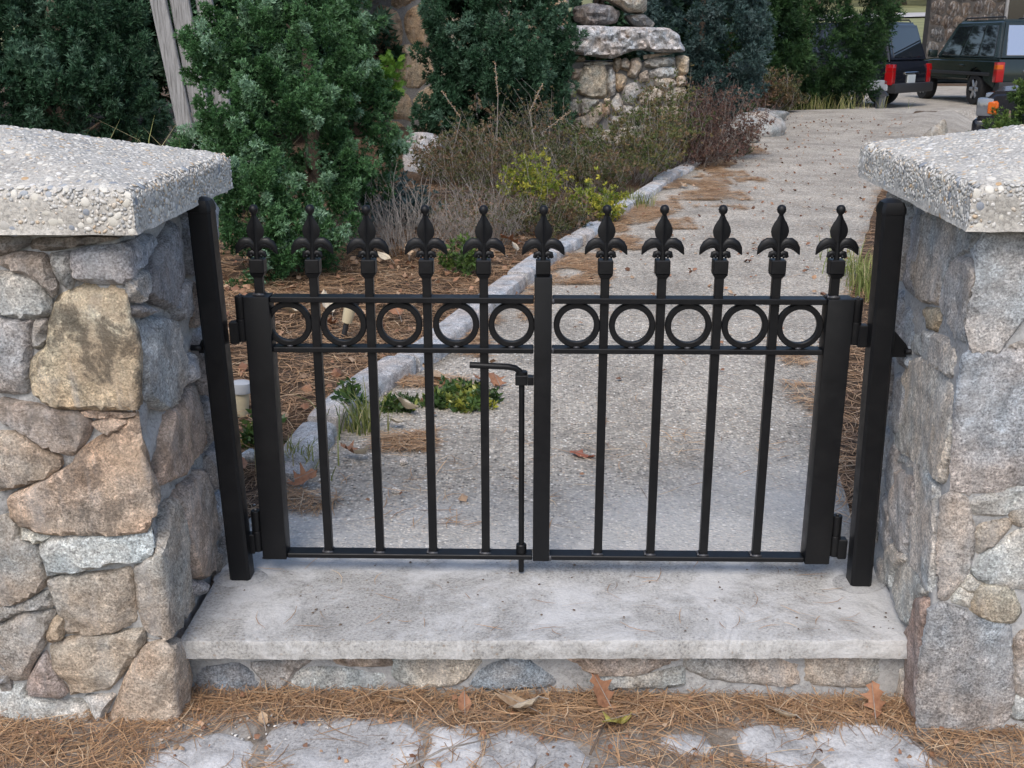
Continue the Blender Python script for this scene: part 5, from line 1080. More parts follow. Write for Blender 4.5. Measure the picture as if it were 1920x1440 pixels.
# ------------------------------------------------------------ pine needles, leaves, crumbs
def needles(name, pts, z, lmin, lmax, w, lift=.012, tone=.5):
    n = len(pts); a = rng.uniform(0, 6.283, n); L = rng.uniform(lmin, lmax, n) / 2; k = rng.normal(size=n) * .18
    d = np.stack([np.cos(a), np.sin(a)], 1); s = np.stack([-d[:, 1], d[:, 0]], 1); V = []
    tilt = rng.normal(size=n) * .05
    for u in (-1, -.33, .33, 1):
        c = pts + d * (u * L)[:, None] + s * (k * L * u * u)[:, None]; zz = z + rng.random(n) * 0 + lift_(n, lift) if u == -1 else zz
        zc = zz + tilt * L * u
        ww = w * (1 if abs(u) < 1 else .45)
        V.append(np.concatenate([np.concatenate([c - s * ww, zc[:, None]], 1)[:, None], np.concatenate([c + s * ww, (zc + ww * .5)[:, None]], 1)[:, None]], 1))
    V = np.stack(V, 1).reshape(n, 8, 3); f = np.array([(0, 1, 3, 2), (2, 3, 5, 4), (4, 5, 7, 6)])
    F = (f[None] + (np.arange(n) * 8)[:, None, None]).reshape(-1, 4)
    ti = np.clip(rng.normal(tone, .25, n), 0, 1)
    o = np_obj(name, V.reshape(-1, 3), F, M['needles'], tint=np.repeat(ti, 8)); o['kind'] = 'stuff'; return o
def lift_(n, l): return .002 + np.abs(rng.normal(size=n)) * l
def zarr(P, up=.0): return np.array([(gz(b) + .006 if (xl(b) < a < xr(b) and b > .12) else tz(a, b)) + up for a, b in P])
def in_poly(x, y, p):
    c = False
    for (x0, y0), (x1, y1) in zip(p, p[1:] + p[:1]):
        if (y0 > y) != (y1 > y) and x < (x1 - x0) * (y - y0) / (y1 - y0) + x0: c = not c
    return c
fs = [list(q) for q in fs]
# front strip before the riser
P = []
while len(P) < 11500:
    x, y = random.uniform(-1.3, 1.2), random.uniform(-1.0, -.28)
    d = .22 + .3 * smooth01((abs(x) - .75) / .1) + .8 * mnoise.noise(Vector((x * 4, y * 7, 2))) + .9 * smooth01((y + .44) / .12)
    if any(in_poly(x, y, q) for q in fs) and random.random() < .80: continue
    if random.random() < d * .7: P.append((x, y))
P = np.array(P); needles('pine_needles', P, np.full(len(P), -.163), .05, .13, .0009, .008, .52)
n = 70; P = np.stack([rng.uniform(-.74, .78, n), -.29 + .40 * rng.random(n) ** 1.3], 1); needles('pine_needles', P, np.full(n, .0035), .03, .09, .0008, .001, .55)
n = 60; P = np.stack([rng.uniform(-.76, .79, n), -.28 + .38 * rng.random(n)], 1)
tv = np.array([(-.5, -.3, .0), (.1, -.5, .1), (.55, 0, .05), (.2, .45, .1), (-.4, .35, .0), (0, 0, .4)]); tf = np.array([(0, 1, 5), (1, 2, 5), (2, 3, 5), (3, 4, 5), (4, 0, 5)])
v, f = scatter(tv, tf, np.column_stack([P, np.full(n, .0015)]), np.array([[0, 0, 1.]]) + rng.normal(size=(n, 3)) * .15, rng.uniform(.003, .008, n)); o = np_obj('grit', v, f, M['bark']); o['kind'] = 'stuff'
# bed left of the kerb
P = []
while len(P) < 18000:
    y = .3 + 4.6 * random.random() ** 1.25; x = random.uniform(xl(y) - 1.5, xl(y) - .02)
    if random.random() < .62 + .8 * mnoise.noise(Vector((x * 2.1, y * 2.1, 8))): P.append((x, y))
P = np.array(P); needles('pine_needles', P, zarr(P), .07, .14, .0010, .014, .5)
P = []
while len(P) < 14000:
    y = random.uniform(1.2, 6.5); x = random.uniform(xl(y) - 2.6, xl(y) - .1)
    if random.random() < .7 + .8 * mnoise.noise(Vector((x * 1.6, y * 1.6, 8))): P.append((x, y))
P = np.array(P); needles('pine_needles', P, zarr(P), .08, .15, .0014, .014, .5)
# drifts on the path along the kerb, traced patches
drift = [(-.67, .46, .10, .12, 420), (-.44, .98, .10, .17, 1000), (-.40, 1.66, .12, .18, 1500), (-.27, 2.1, .06, .22, 500), (-.13, 2.49, .09, .10, 350), (-.02, 2.9, .06, .3, 500), (.24, 3.70, .17, .42, 3000), (.52, 4.5, .15, .25, 1500), (.56, 5.1, .10, .4, 1500), (.86, 5.55, .24, .6, 4200), (1.38, 6.85, .32, .66, 5200), (1.71, 8.1, .22, .6, 3600), (2.2, 9.5, .22, .45, 2200), (1.89, 7.3, .13, .13, 500), (1.39, 5.83, .19, .12, 700), (3.0, 12.0, .12, .35, 500), (2.35, 4.4, .25, .2, 120), (1.5, 4.5, .4, .3, 120), (.3, .9, .5, .45, 90), (-.2, .5, .25, .25, 90), (.9, 2.6, .6, 1.2, 220), (1.8, 6.5, .8, 1.5, 400), (1.05, 1.9, .06, .3, 380), (.98, 1.2, .06, .35, 380)]
P = []
for x, y, sx, sy, n in drift:
    q = np.stack([x + np.clip(rng.normal(size=n), -1.5, 1.5) * sx * .62, y + np.clip(rng.normal(size=n), -1.5, 1.5) * sy * .62], 1)
    keep = np.array([mnoise.noise(Vector((a * 5, b * 3.2, 4))) > -.12 for a, b in q]); q = q[keep]; P.append(q)
P = np.concatenate(P); P = P[[xl(b) - .03 < a < xr(b) + .15 for a, b in P]]
needles('pine_needles', P, zarr(P), .06, .12, .0012, .007, .62)
# right of the path
P = []
while len(P) < 9000:
    y = .3 + 7 * random.random() ** 1.3; x = xr(y) + random.uniform(-.03, .75); P.append((x, y))
P = np.array(P); needles('pine_needles', P, zarr(P), .07, .13, .0012, .012)
# crumbs of leaves and cone scales on the path
n = 420; P = []
while len(P) < n:
    y = .4 + 13 * random.random() ** .85; x = random.uniform(xl(y) + .1, xr(y) - .05)
    if random.random() < .45 + .5 * (y > 3): P.append((x, y))
P = np.array(P); pos = np.column_stack([P, zarr(P, .006)])
tv = np.array([(-.5, -.3, .1), (.1, -.5, .35), (.55, 0, .05), (.2, .45, .3), (-.4, .35, .0), (0, 0, .5)]); tf = np.array([(0, 1, 5), (1, 2, 5), (2, 3, 5), (3, 4, 5), (4, 0, 5)])
v, f = scatter(tv, tf, pos, np.array([[0, 0, 1.]]) + rng.normal(size=(n, 3)) * .3, rng.uniform(.012, .034, n)); o = np_obj('leaf_crumbs', v, f, M['litter'], tint=np.repeat(rng.random(n), 6)); o['kind'] = 'stuff'
n = 900; P = []
while len(P) < n:
    y = .3 + 5.5 * random.random(); x = random.uniform(xl(y) - 1.8, xl(y) - .02); P.append((x, y))
P = np.array(P); pos = np.column_stack([P, zarr(P, .014)])
v, f = scatter(tv, tf, pos, np.array([[0, 0, 1.]]) + rng.normal(size=(n, 3)) * .6, rng.uniform(.012, .045, n)); o = np_obj('leaf_litter', v, f, M['litter'], tint=np.repeat(rng.random(n) ** .7, 6)); o['kind'] = 'stuff'
n = 320; P = np.stack([rng.uniform(-1.1, .95, n), rng.uniform(-.9, -.30, n)], 1); pos = np.column_stack([P, np.full(n, -.158) + rng.random(n) * .012])
v, f = scatter(tv, tf, pos, np.array([[0, 0, 1.]]) + rng.normal(size=(n, 3)) * .6, rng.uniform(.005, .016, n)); o = np_obj('leaf_litter', v, f, M['litter'], tint=np.repeat(rng.random(n) ** .7, 6)); o['kind'] = 'stuff'
# small loose white gravel
n = 260; P = np.array([(random.uniform(xl(y) - .05, xl(y) + .9), y) for y in (.25 + 2.2 * rng.random(n) ** 1.2)]); P2 = np.stack([rng.uniform(-.85, -.4, 120), rng.uniform(-.6, -.36, 120)], 1)
pos = np.concatenate([np.column_stack([P, zarr(P, .002)]), np.column_stack([P2, np.full(120, -.162)])]); r = rng.uniform(.002, .005, len(pos))
v, f = scatter(ICV, ICF, pos, np.array([[0, 0, 1.]]) + rng.normal(size=(len(pos), 3)) * .3, np.stack([r * 1.2, r, r * .7], 1)); o = np_obj('gravel', v, f, M['pebbles'], smooth=True); o['kind'] = 'stuff'

OAK = [(0, .0), (.05, .10), (.16, .16), (.10, .26), (.13, .32), (.30, .40), (.20, .48), (.18, .55), (.33, .66), (.20, .72), (.14, .78), (.17, .90), (.06, .94), (0, 1.0)]
BEECH = [(0, 0), (.12, .12), (.22, .30), (.26, .48), (.22, .66), (.13, .84), (0, 1.0)]
def fallen_leaf(label, x, y, z, size, rz, mat, curl, shape=OAK, tilt=(0, 0), name='fallen_leaf'):
    me_v, me_f = [], []; n = len(shape)
    rr = random.Random(int(x * 999 + y * 77)); k1, k2 = rr.uniform(-.25, .25), rr.uniform(-.6, .6)
    for sx in (-1, 0, 1):
        for (px, py) in shape:
            X = px * sx * (1 + .15 * rr.uniform(-1, 1)); Y = py - .5
            Z = curl * (X * X * 2.4 + Y * Y * .9) + k1 * X * Y * 2 + .05 * math.sin(Y * 9 + k2) * abs(sx) + .04 * math.sin(X * 14 + Y * 6)
            me_v.append((X * size, Y * size, Z * size))
    for s in (0, 1):
        for i in range(n - 1): me_f.append((s * n + i, s * n + i + 1, (s + 1) * n + i + 1, (s + 1) * n + i))
    o = mesh_obj(name, me_v, me_f, M[mat], None, smooth=True); o.location = (x, y, z); o.rotation_euler = (tilt[0], tilt[1], rz)
    bm = bmesh.new(); tube(bm, [(0, -.75 * size, .02 * size), (0, -.5 * size, curl * .22 * size), (0, .45 * size, curl * .19 * size + .002)], [.0012, .0012, .0005], 5); bm_obj('leaf_stalk', bm, M['twig'], o)
    tag(o, label, 'leaf', 'fallen leaves'); return o
G = -.158
FL = [('large tan curled leaf on the needles under the middle of the slab', -.055, -.345, G + .012, .115, 1.3, 'leaf_tan', .5, BEECH, (.3, .2)),
      ('torn pale leaf lying on top of the large tan one', -.035, -.365, G + .022, .075, 1.8, 'leaf_pale', .8, BEECH, (-.2, .4)),
      ('brown oak leaf standing against the riser right of the middle', .135, -.325, G + .03, .105, .9, 'leaf_brown', .35, OAK, (.9, 0)),
      ('yellow green leaf on the needles before the riser', .165, -.40, G + .012, .085, 2.3, 'leaf_yellow', .6, OAK, (.2, .3)),
      ('orange brown oak leaf at the foot of the right pillar', .735, -.335, G + .03, .085, -.6, 'leaf_brown', .7, OAK, (.9, -.5)),
      ('small brown leaf left of the large tan one', -.17, -.34, G + .012, .06, .2, 'leaf_brown', .7, BEECH, (.5, .2)),
      ('thin pale leaf before the riser near the right pillar', .52, -.36, G + .01, .07, 1.2, 'leaf_pale', .6, BEECH, (.1, .5)),
      ('small pale leaf before the riser at left', -.32, -.335, G + .012, .05, 2.0, 'leaf_tan', .8, BEECH, (.4, .2)),
      ('tiny tan leaf on the gravel near the left pillar', -.60, -.40, G + .008, .045, .4, 'leaf_tan', .6, BEECH, (.2, 0)),
      ('red oak leaf lying flat on the path right of the middle stile', .135, .77, .012, .09, 1.1, 'leaf_red', .25, OAK, (.05, .1)),
      ('pale curled leaf on the needles behind the first ring', -1.13, 2.40, .065, .13, 1.5, 'leaf_pale', .8, BEECH, (.2, .2)),
      ('cream curled leaf beside the garden light behind the second ring', -.98, 2.45, .09, .15, .7, 'leaf_pale', .9, BEECH, (.7, .3)),
      ('brown leaf under the tan garden light', -.93, 2.25, .055, .13, 2.6, 'leaf_brown', .6, OAK, (.3, .2)),
      ('brown oak leaf behind the third ring', -.66, 2.45, .065, .13, .5, 'leaf_brown', .5, OAK, (.4, .1)),
      ('large brown leaf by the kerb below the grass tuft', -.585, .735, .03, .085, 1.3, 'leaf_brown', 1.0, OAK, (.2, .25)),
      ('cream folded leaf beside the large brown one at the kerb', -.545, .72, .03, .085, 2.9, 'leaf_pale', 1.0, BEECH, (.3, .6)),
      ('long brown leaf pointing to the first picket', -.69, .50, .03, .10, -.9, 'leaf_brown', .9, OAK, (.2, .3)),
      ('cream curled leaf on the holly patch by the kerb', -.475, 1.17, .035, .12, 1.0, 'leaf_pale', 1.0, BEECH, (.3, .5)),
      ('small cream leaf above the grass tuft', -.49, 1.02, .03, .08, 1.4, 'leaf_pale', .7, BEECH, (.2, .2)),
      ('tan leaf on the drift behind the kerb bend', -.40, 1.55, .03, .16, .8, 'leaf_tan', .5, BEECH, (.2, .3)),
      ('brown oak leaf on the path under the bolt handle', -.16, 1.50, .02, .12, .3, 'leaf_brown', .5, OAK, (.2, .2)),
      ('small brown leaf on the path above the holly', -.235, 1.56, .018, .05, .9, 'leaf_brown', .6, OAK, (.2, .2)),
      ('orange leaf lying at the foot of the grey twig bush', -.74, 3.75, .10, .11, .3, 'leaf_tan', .6, OAK, (.6, .3)),
      ('pale leaf lying low before the grey twig bush', -.86, 3.6, .085, .10, .9, 'leaf_pale', .9, BEECH, (.4, -.4)),
      ('pale curled leaf at the edge of the russet heath', -.14, 4.0, .075, .10, .5, 'leaf_pale', .9, BEECH, (.6, .5)),
      ('tan leaf on the needles right of the twig bush', -.28, 3.75, .10, .16, 1.4, 'leaf_tan', .5, OAK, (.3, .2)),
      ('brown leaf lying in the heath left of the kerb', -.15, 3.95, .12, .16, 2.0, 'leaf_brown', .5, OAK, (.4, .2)),
      ('tan leaf on the needle drift beside the far stretch of the kerb', 1.24, 6.85, .085, .12, .5, 'leaf_tan', .6, OAK, (.25, .2)),
      ('brown leaf lying near the left pillar behind the gate post', -.90, .58, .05, .11, .5, 'leaf_brown', .6, BEECH, (.2, .3)),
      ('pale leaf on the strip behind the right hinge', 1.14, 2.05, .02, .09, .5, 'leaf_pale', .6, BEECH, (.2, .2)),
      ('pale brown leaf on the strip behind the right stile', 1.02, 1.35, .02, .08, 1.5, 'leaf_tan', .6, BEECH, (.2, .2)),
      ('brown leaf on the left part of the slab path joint', -.60, .38, .02, .07, 2.1, 'leaf_tan', .4, BEECH, (.2, .1))]
for a in FL: fallen_leaf(*a)
bm = bmesh.new(); tube(bm, [(-.30, -.60, G + .02), (-.2, -.52, G + .028), (-.10, -.47, G + .02)], [.003, .0025, .0012], 6); tag(bm_obj('twig', bm, M['twig'], None, smooth=True), 'thin grey twig lying over the oval ground stone', 'twig')
bm = bmesh.new(); tube(bm, [(.10, -.52, G + .02), (.12, -.47, G + .03), (.135, -.42, G + .022)], [.003, .003, .0015], 6); tag(bm_obj('twig', bm, M['bark'], None, smooth=True), 'short dark twig on the needles right of centre', 'twig')
def rock(label, x, y, z, sx, sy, sz, col, seed, sub=4, rust=.05, rough=.18, rz=0, cat='rock', name='rock', mat='stone', group='loose rocks'):
    bm = bmesh.new(); bmesh.ops.create_icosphere(bm, subdivisions=sub, radius=1)
    for w in bm.verts:
        d = w.co.copy(); n = 1 + rough * mnoise.noise(d * 1.1 + Vector((seed * 9, 0, 0))) * 2 + rough * .5 * mnoise.noise(d * 3 + Vector((seed, 5, 0))) + rough * .22 * mnoise.noise(d * 8 + Vector((seed, 5, 0)))
        d *= n
        for pl in range(5):
            rr = random.Random(seed * 31 + pl); q = Vector((rr.uniform(-1, 1), rr.uniform(-1, 1), rr.uniform(-.3, 1))).normalized(); e = d.dot(q) - .74
            if e > 0: d -= q * e * .85
        w.co = Vector((d.x * sx, d.y * sy, d.z * sz))
    o = bm_obj(name, bm, M[mat], None, smooth=True); o.location = (x, y, z); o.rotation_euler = (0, 0, rz); o.color = (*col, rust); return tag(o, label, cat, group)
rock('pale speckled boulder between the front juniper and the heath', -1.02, 7.5, .24, .19, .18, .27, (.38, .38, .39), 1, rz=.3, rough=.05)
rock('low grey boulder at the left end of the path top', 2.62, 10.9, .26, .36, .25, .2, (.33, .32, .30), 2, rough=.1)
rock('small white boulder in front of the low grey one', 2.28, 10.2, .22, .26, .2, .16, (.38, .37, .34), 3, rough=.1)
rock('flat grey stone beyond the low grey boulder', 3.1, 12.8, .24, .3, .25, .13, (.32, .31, .29), 10)
rock('flat tan boulder at the foot of the wooden post', -3.1, 7.6, .42, .45, .3, .22, (.42, .36, .28), 4, rust=.3)
rock('grey stone under the tan boulder', -2.95, 7.2, .26, .5, .3, .10, (.42, .42, .42), 5)
rock('white stone on the ground behind the left gate post', -.885, .66, .045, .028, .025, .022, (.62, .62, .6), 6, sub=3)
rock('small white stone on the path behind the third picket', -.418, .70, .012, .014, .012, .010, (.66, .65, .62), 7, sub=3)
rock('small white stone on the path nearest the bottom rail', -.415, .48, .012, .015, .012, .010, (.66, .65, .62), 8, sub=3)
rock('splintered grey stone standing before the path end on the right', 3.32, 6.95, .36, .13, .10, .24, (.36, .34, .30), 9, rough=.3, rust=.2)
# ------------------------------------------------------------ rough stone pier, house walls, post, lights
pb = thing('stone_pier', 'rough fieldstone pier with a jagged overhanging slab, right of the middle juniper', 'pier')
for p, c in BUTTRESS_STONES: stone('stone', p, plane_map(9.0), .05, .12, c, .25, pb, step=.03, mat='far_stone', amp=.012, rnd=.035, grow=.012, facet=1.6)
bm = bmesh.new(); box(bm, .30, 1.50, 9.10, 10.1, -.1, 1.04); bm_obj('mortar', bm, M['mortar_dark'], pb)
sl = stone('slab', BUTTRESS_SLAB, plane_map(8.86), .07, 1.0, (.42, .42, .43), .15, pb, step=.03, mat='far_stone', amp=.035, rnd=.03, mit=1, facet=2.5)
for p, l_, c in zip(BOULDERS, ('dark lichened boulder lying on the pier slab', 'flat tan stone on top of the dark boulder', 'dark wedge stone on the right of the pier slab'), ((.13, .125, .13), (.38, .35, .29), (.10, .105, .11))):
    o = stone('boulder', p, plane_map(9.12), .09, .5, c, .15, None, step=.04, mat='far_stone', amp=.04, rnd=.07, mit=1, facet=2); tag(o, l_, 'boulder', 'boulders on the stone pier')
P = np.stack([.62 + rng.random(2600) * .62, 8.87 + rng.random(2600) * .22], 1); needles('pine_needles', P, 1.245 + .10 * np.maximum(0, 1 - np.abs(P[:, 0] - 1.05) / .22), .05, .1, .0016, .012)
def voronoi_wall(t, x0, x1, Y, z0, z1, nx, nz, cols, relief, step, rust, rz=None, jit=.33, gap=.014, joint='mortar_dark'):
    dx, dz = (x1 - x0) / nx, (z1 - z0) / nz
    S = [(x0 + (i + .5 + random.uniform(-jit, jit) + .25 * (j % 2)) * dx, z0 + (j + .5 + random.uniform(-jit, jit)) * dz) for i in range(nx) for j in range(nz)]
    for s, p in vcells(S, x0, x1, z0, z1, gap): stone('stone', p, plane_map(Y), relief, .05, random.choice(cols), random.uniform(0, rust), t, step=step, mat='far_stone', amp=relief * .25, rnd=relief * .8, grow=gap * .5)
    bm = bmesh.new(); box(bm, x0 - .01, x1 + .01, Y + relief * 1.1, Y + .5, z0, z1); bm_obj('mortar', bm, M[joint], t)
hw = thing('house_wall', 'brown fieldstone house wall between the front and the middle juniper', 'wall')
voronoi_wall(hw, -3.2, .35, 10.6, -.1, 3.4, 9, 8, [(.34, .24, .15), (.38, .30, .21), (.40, .36, .28), (.28, .20, .13)], .04, .06, .7)
bw = thing('stone_building', 'dark fieldstone building behind the parked cars', 'building')
voronoi_wall(bw, 12.15, 19.5, 33.0, -.2, 6.0, 20, 14, [(.045, .036, .033), (.06, .05, .045), (.042, .042, .043), (.07, .055, .046)], .06, .14, .2, gap=.016, joint='dark_joint')
bm = bmesh.new(); box(bm, 14.35, 15.0, 32.86, 32.97, 1.75, 3.4, .02, 1); wf = bm_obj('window', bm, M['wood'], bw)
bm = bmesh.new(); box(bm, 14.43, 14.92, 32.84, 32.855, 1.85, 3.3); bm_obj('pane', bm, M['car_glass'], wf)
bm = bmesh.new(); box(bm, 14.2, 15.15, 32.78, 32.96, 1.62, 1.74, .02, 1); bm_obj('sill', bm, M['mortar'], wf)
pw = thing('wooden_post', 'weathered grey plank post leaning behind the left pillar cap', 'post')
for (xb, xt, y, w, h) in ((-2.52, -2.80, 5.75, .058, 2.2), (-2.41, -2.66, 5.80, .070, 2.3), (-2.27, -2.50, 5.88, .06, 2.3)):
    bm = bmesh.new(); z = tz(xb, y) - .1; vs = [bm.verts.new((x + s * w, yy, zz)) for x, zz in ((xb, z), (xt, z + h)) for s in (-1, 1) for yy in (y - .02, y + .02)]
    for q in ((0, 1, 3, 2), (4, 6, 7, 5), (0, 4, 5, 1), (2, 3, 7, 6), (0, 2, 6, 4), (1, 5, 7, 3)): bm.faces.new([vs[i] for i in q])
    bmesh.ops.bevel(bm, geom=list(bm.edges), offset=.006, segments=1, affect='EDGES'); bm_obj('plank', bm, M['wood'], pw)

def garden_light(label, x, y, z, lean, shade_top, h, lid):
    t = thing('garden_light', label, 'garden light', (x, y, z), 0, 'low garden lights'); t.rotation_euler = (0, lean, 0)
    bm = bmesh.new(); tube(bm, [(0, 0, -.05), (0, 0, h)], .012, 10); bm_obj('stake', bm, M['plastic'], t, auto=40)
    bm = bmesh.new(); lathe(bm, [(.014, h), (.022, h + .004), (shade_top, h + .085), (shade_top * .98, h + .09)], 0, 0, 18); bm_obj('shade', bm, M['frosted'], t, auto=40)
    bm = bmesh.new(); lathe(bm, [(shade_top * 1.25, h + .0905), (shade_top * 1.3, h + .098), (shade_top * 1.2, h + .125), (shade_top * .4, h + .132)], 0, 0, 18); bm_obj('lid', bm, M[lid], t, auto=40)
garden_light('tan garden light leaning behind the second ring', -.845, 2.12, .02, .26, .028, .07, 'plastic')
garden_light('grey lidded garden light between the left post and the stile', -1.035, 1.147, .0, .05, .028, .0, 'grey_lid')
t = thing('lantern', 'small black path lantern by the bumper at the end of the path', 'lantern', (6.25, 18.0, tz(6.25, 18.0)))
bm = bmesh.new(); tube(bm, [(0, 0, 0), (0, 0, .16)], .03, 8); bm_obj('stem', bm, M['plastic'], t)
bm = bmesh.new(); lathe(bm, [(.07, .16), (.10, .42), (.10, .425)], 0, 0, 6); bm_obj('pane', bm, M['clear_lamp'], t)
bm = bmesh.new(); lathe(bm, [(.15, .43), (.12, .47), (.05, .53), (.02, .56)], 0, 0, 6); bm_obj('lantern_roof', bm, M['plastic'], t)

# ------------------------------------------------------------ vehicles
def wheel(t, x, y, r, w, s):
    bm = bmesh.new(); n = 28; prof = [(r * .62, -w * .5), (r * .93, -w * .5), (r, -w * .36), (r, w * .36), (r * .93, w * .5), (r * .62, w * .5)]
    rg = [[bm.verts.new((x + q * math.cos(2 * math.pi * i / n), y + d, r + q * math.sin(2 * math.pi * i / n))) for q, d in prof] for i in range(n)]
    for i in range(n):
        for j in range(6): bm.faces.new((rg[i][j], rg[i][(j + 1) % 6], rg[(i + 1) % n][(j + 1) % 6], rg[(i + 1) % n][j]))
    ob = bm_obj('wheel', bm, M['tyre'], t, auto=40)
    bm = bmesh.new(); yo = y + s * w * .42
    for k in range(6):
        a = k * math.pi / 3; tube(bm, [(x + .05 * math.cos(a), yo, r + .05 * math.sin(a)), (x + r * .6 * math.cos(a), yo, r + r * .6 * math.sin(a))], [.05, .04], 6, flat=.4)
    c = [bm.verts.new((x + r * .63 * math.cos(2 * math.pi * i / n), y + s * w * .2, r + r * .63 * math.sin(2 * math.pi * i / n))) for i in range(n)]; bm.faces.new(c)
    bm_obj('rim', bm, M['rim'], ob, auto=40)
def suv(name, label, cat, loc, head, Lg, Wd, H, paint, rear_pane, sp=None):
    """x forward, y left, origin on the ground in the middle"""
    t = thing(name, label, cat, loc, math.pi / 2 - head, 'parked cars')
    a = Lg / 2; w = Wd / 2; zb = .52 * H + .03; zs = .20 * H; wr = .195 * H; fx, rx = a - .85, -a + .95
    def arch(cx): return [(cx + (wr + .07) * math.cos(q), wr + (wr + .07) * math.sin(q)) for q in fr(math.pi * 1.0, 0, 9)]
    pro = [(-a + .04, zs)] + [q for q in arch(rx) if q[1] > zs] + [q for q in arch(fx) if q[1] > zs] + [(a - .08, zs), (a, zs + .2), (a - .02, zb - .2), (a - .15, zb - .07), (a - 1.25, zb + .02), (-a + .05, zb + .02), (-a, zb - .15), (-a, zs + .15)]
    bm = bmesh.new(); prism(bm, pro, -w, w); bmesh.ops.recalc_face_normals(bm, faces=bm.faces)
    bmesh.ops.bevel(bm, geom=[e for e in bm.edges if abs(e.verts[0].co.y - e.verts[1].co.y) < 1e-4], offset=.05, segments=3, affect='EDGES')
    bm_obj('body', bm, M[paint], t, auto=35)
    # greenhouse
    x0, x1, x2, x3 = -a + .05, a - 1.3, a - 2.05, -a + .32; wt = w - .17; z1 = H
    lo = [(x0, -w + .03), (x1, -w + .03), (x1, w - .03), (x0, w - .03)]; hi = [(x3, -wt), (x2, -wt), (x2, wt), (x3, wt)]
    bm = bmesh.new(); A = [bm.verts.new((x, y, zb)) for x, y in lo]; B = [bm.verts.new((x, y, z1)) for x, y in hi]
    bm.faces.new(A[::-1]); bm.faces.new(B)
    for i in range(4): bm.faces.new((A[i], A[(i + 1) % 4], B[(i + 1) % 4], B[i]))
    bmesh.ops.bevel(bm, geom=list(bm.edges), offset=.06, segments=3, affect='EDGES'); bm_obj('cabin', bm, M[paint], t, auto=35)
    def pane(nm, c4, mat, u0, u1, v0, v1, off=.012):
        c4 = [Vector(q) for q in c4]; n = (c4[1] - c4[0]).cross(c4[3] - c4[0]).normalized(); bm = bmesh.new()
        P = lambda u, v: c4[0].lerp(c4[1], u).lerp(c4[3].lerp(c4[2], u), v)
        q = [P(u0, v0), P(u1, v0), P(u1, v1), P(u0, v1)]; lo_ = [bm.verts.new(p - n * .02) for p in q]; hi_ = [bm.verts.new(p + n * off) for p in q]
        bm.faces.new(hi_)
        for i in range(4): bm.faces.new((lo_[i], lo_[(i + 1) % 4], hi_[(i + 1) % 4], hi_[i]))
        bmesh.ops.bevel(bm, geom=[e for e in bm.edges if all(x in hi_ for x in e.verts)], offset=.008, segments=1, affect='EDGES')
        return bm_obj(nm, bm, M[mat], t)
    V3 = lambda p, z: (p[0], p[1], z)
    pane('rear_window', [V3(lo[3], zb), V3(lo[0], zb), V3(hi[0], z1), V3(hi[3], z1)], rear_pane, .09, .91, .12, .86)
    pane('windscreen', [V3(lo[1], zb), V3(lo[2], zb), V3(hi[2], z1), V3(hi[1], z1)], 'car_glass', .07, .93, .08, .9)
    for s, (p, q) in ((1, (lo[2], lo[3])), (-1, (lo[0], lo[1]))):
        P_, Q_ = (hi[2], hi[3]) if s > 0 else (hi[0], hi[1]); c4 = [V3(p, zb), V3(q, zb), V3(Q_, z1), V3(P_, z1)]
        for u0, u1 in ((.10, .40), (.43, .68), (.71, .93)):
            if s < 0: u0, u1 = 1 - u1, 1 - u0
            pane('side_window', c4, 'car_glass', u0, u1, .10, .86)
    for x in (fx, rx):
        for s in (-1, 1): wheel(t, x, s * (w - .12), wr, .23, s)
    bm = bmesh.new(); box(bm, -a - .12, -a + .12, -w + .02, w - .02, zs - .02, zs + .17, .03, 2); bm_obj('rear_bumper', bm, M['plastic'] if not sp else M[paint], t, auto=40)
    bm = bmesh.new(); box(bm, a - .14, a + .05, -w + .03, w - .03, zs - .02, zs + .2, .06, 3); bm_obj('front_bumper', bm, M[paint], t, auto=40)
    for s in (-1, 1):
        bm = bmesh.new(); box(bm, -a - .025, -a + .14, *sorted((s * (w + .012), s * (w - .15))), zb - .44, zb - .03, .02, 2)
        lamp = bm_obj('tail_light', bm, M['red_lamp'], t, auto=40)
        bm = bmesh.new(); box(bm, -a - .032, -a + .1, *sorted((s * (w + .018), s * (w - .12))), zb - .18, zb - .08, .01, 1); bm_obj('lens', bm, M['amber_lamp'] if paint == 'car_green' else M['red_lamp'], lamp)
        bm = bmesh.new(); box(bm, a - .16, a + .02, *sorted((s * (w + .01), s * (w - .36))), zb - .34, zb - .14, .03, 2); hl = bm_obj('headlight', bm, M['clear_lamp'], t, auto=40)
        bm = bmesh.new(); box(bm, a - .21, a - .09, *sorted((s * (w + .020), s * (w - .03))), zb - .32, zb - .17, .02, 1); bm_obj('indicator', bm, M['amber_lamp'], hl, auto=40)
        bm = bmesh.new(); box(bm, a - 1.55, a - 1.42, *sorted((s * (w + .20), s * (w + .01))), zb + .03, zb + .20, .03, 2); bm_obj('mirror', bm, M[paint], t, auto=40)
        bm = bmesh.new(); tube(bm, [(x3 + .1, s * (wt - .1), H + .005), (x3 + .14, s * (wt - .1), H + .05), (x2 - .2, s * (wt - .1), H + .05), (x2 - .1, s * (wt - .1), H + .005)], .016, 6); bm_obj('roof_rail', bm, M['plastic'], t)
        bm = bmesh.new(); box(bm, -a + 1.5, -a + 1.68, *sorted((s * (w + .03), s * (w - .02))), zb - .14, zb - .10, .01, 1); bm_obj('door_handle', bm, M[paint], t)
        bm = bmesh.new(); box(bm, -a + .3, a - .9, *sorted((s * (w + .016), s * (w - .02))), zb - .32, zb - .25, .008, 1); bm_obj('side_moulding', bm, M['plastic'], t)
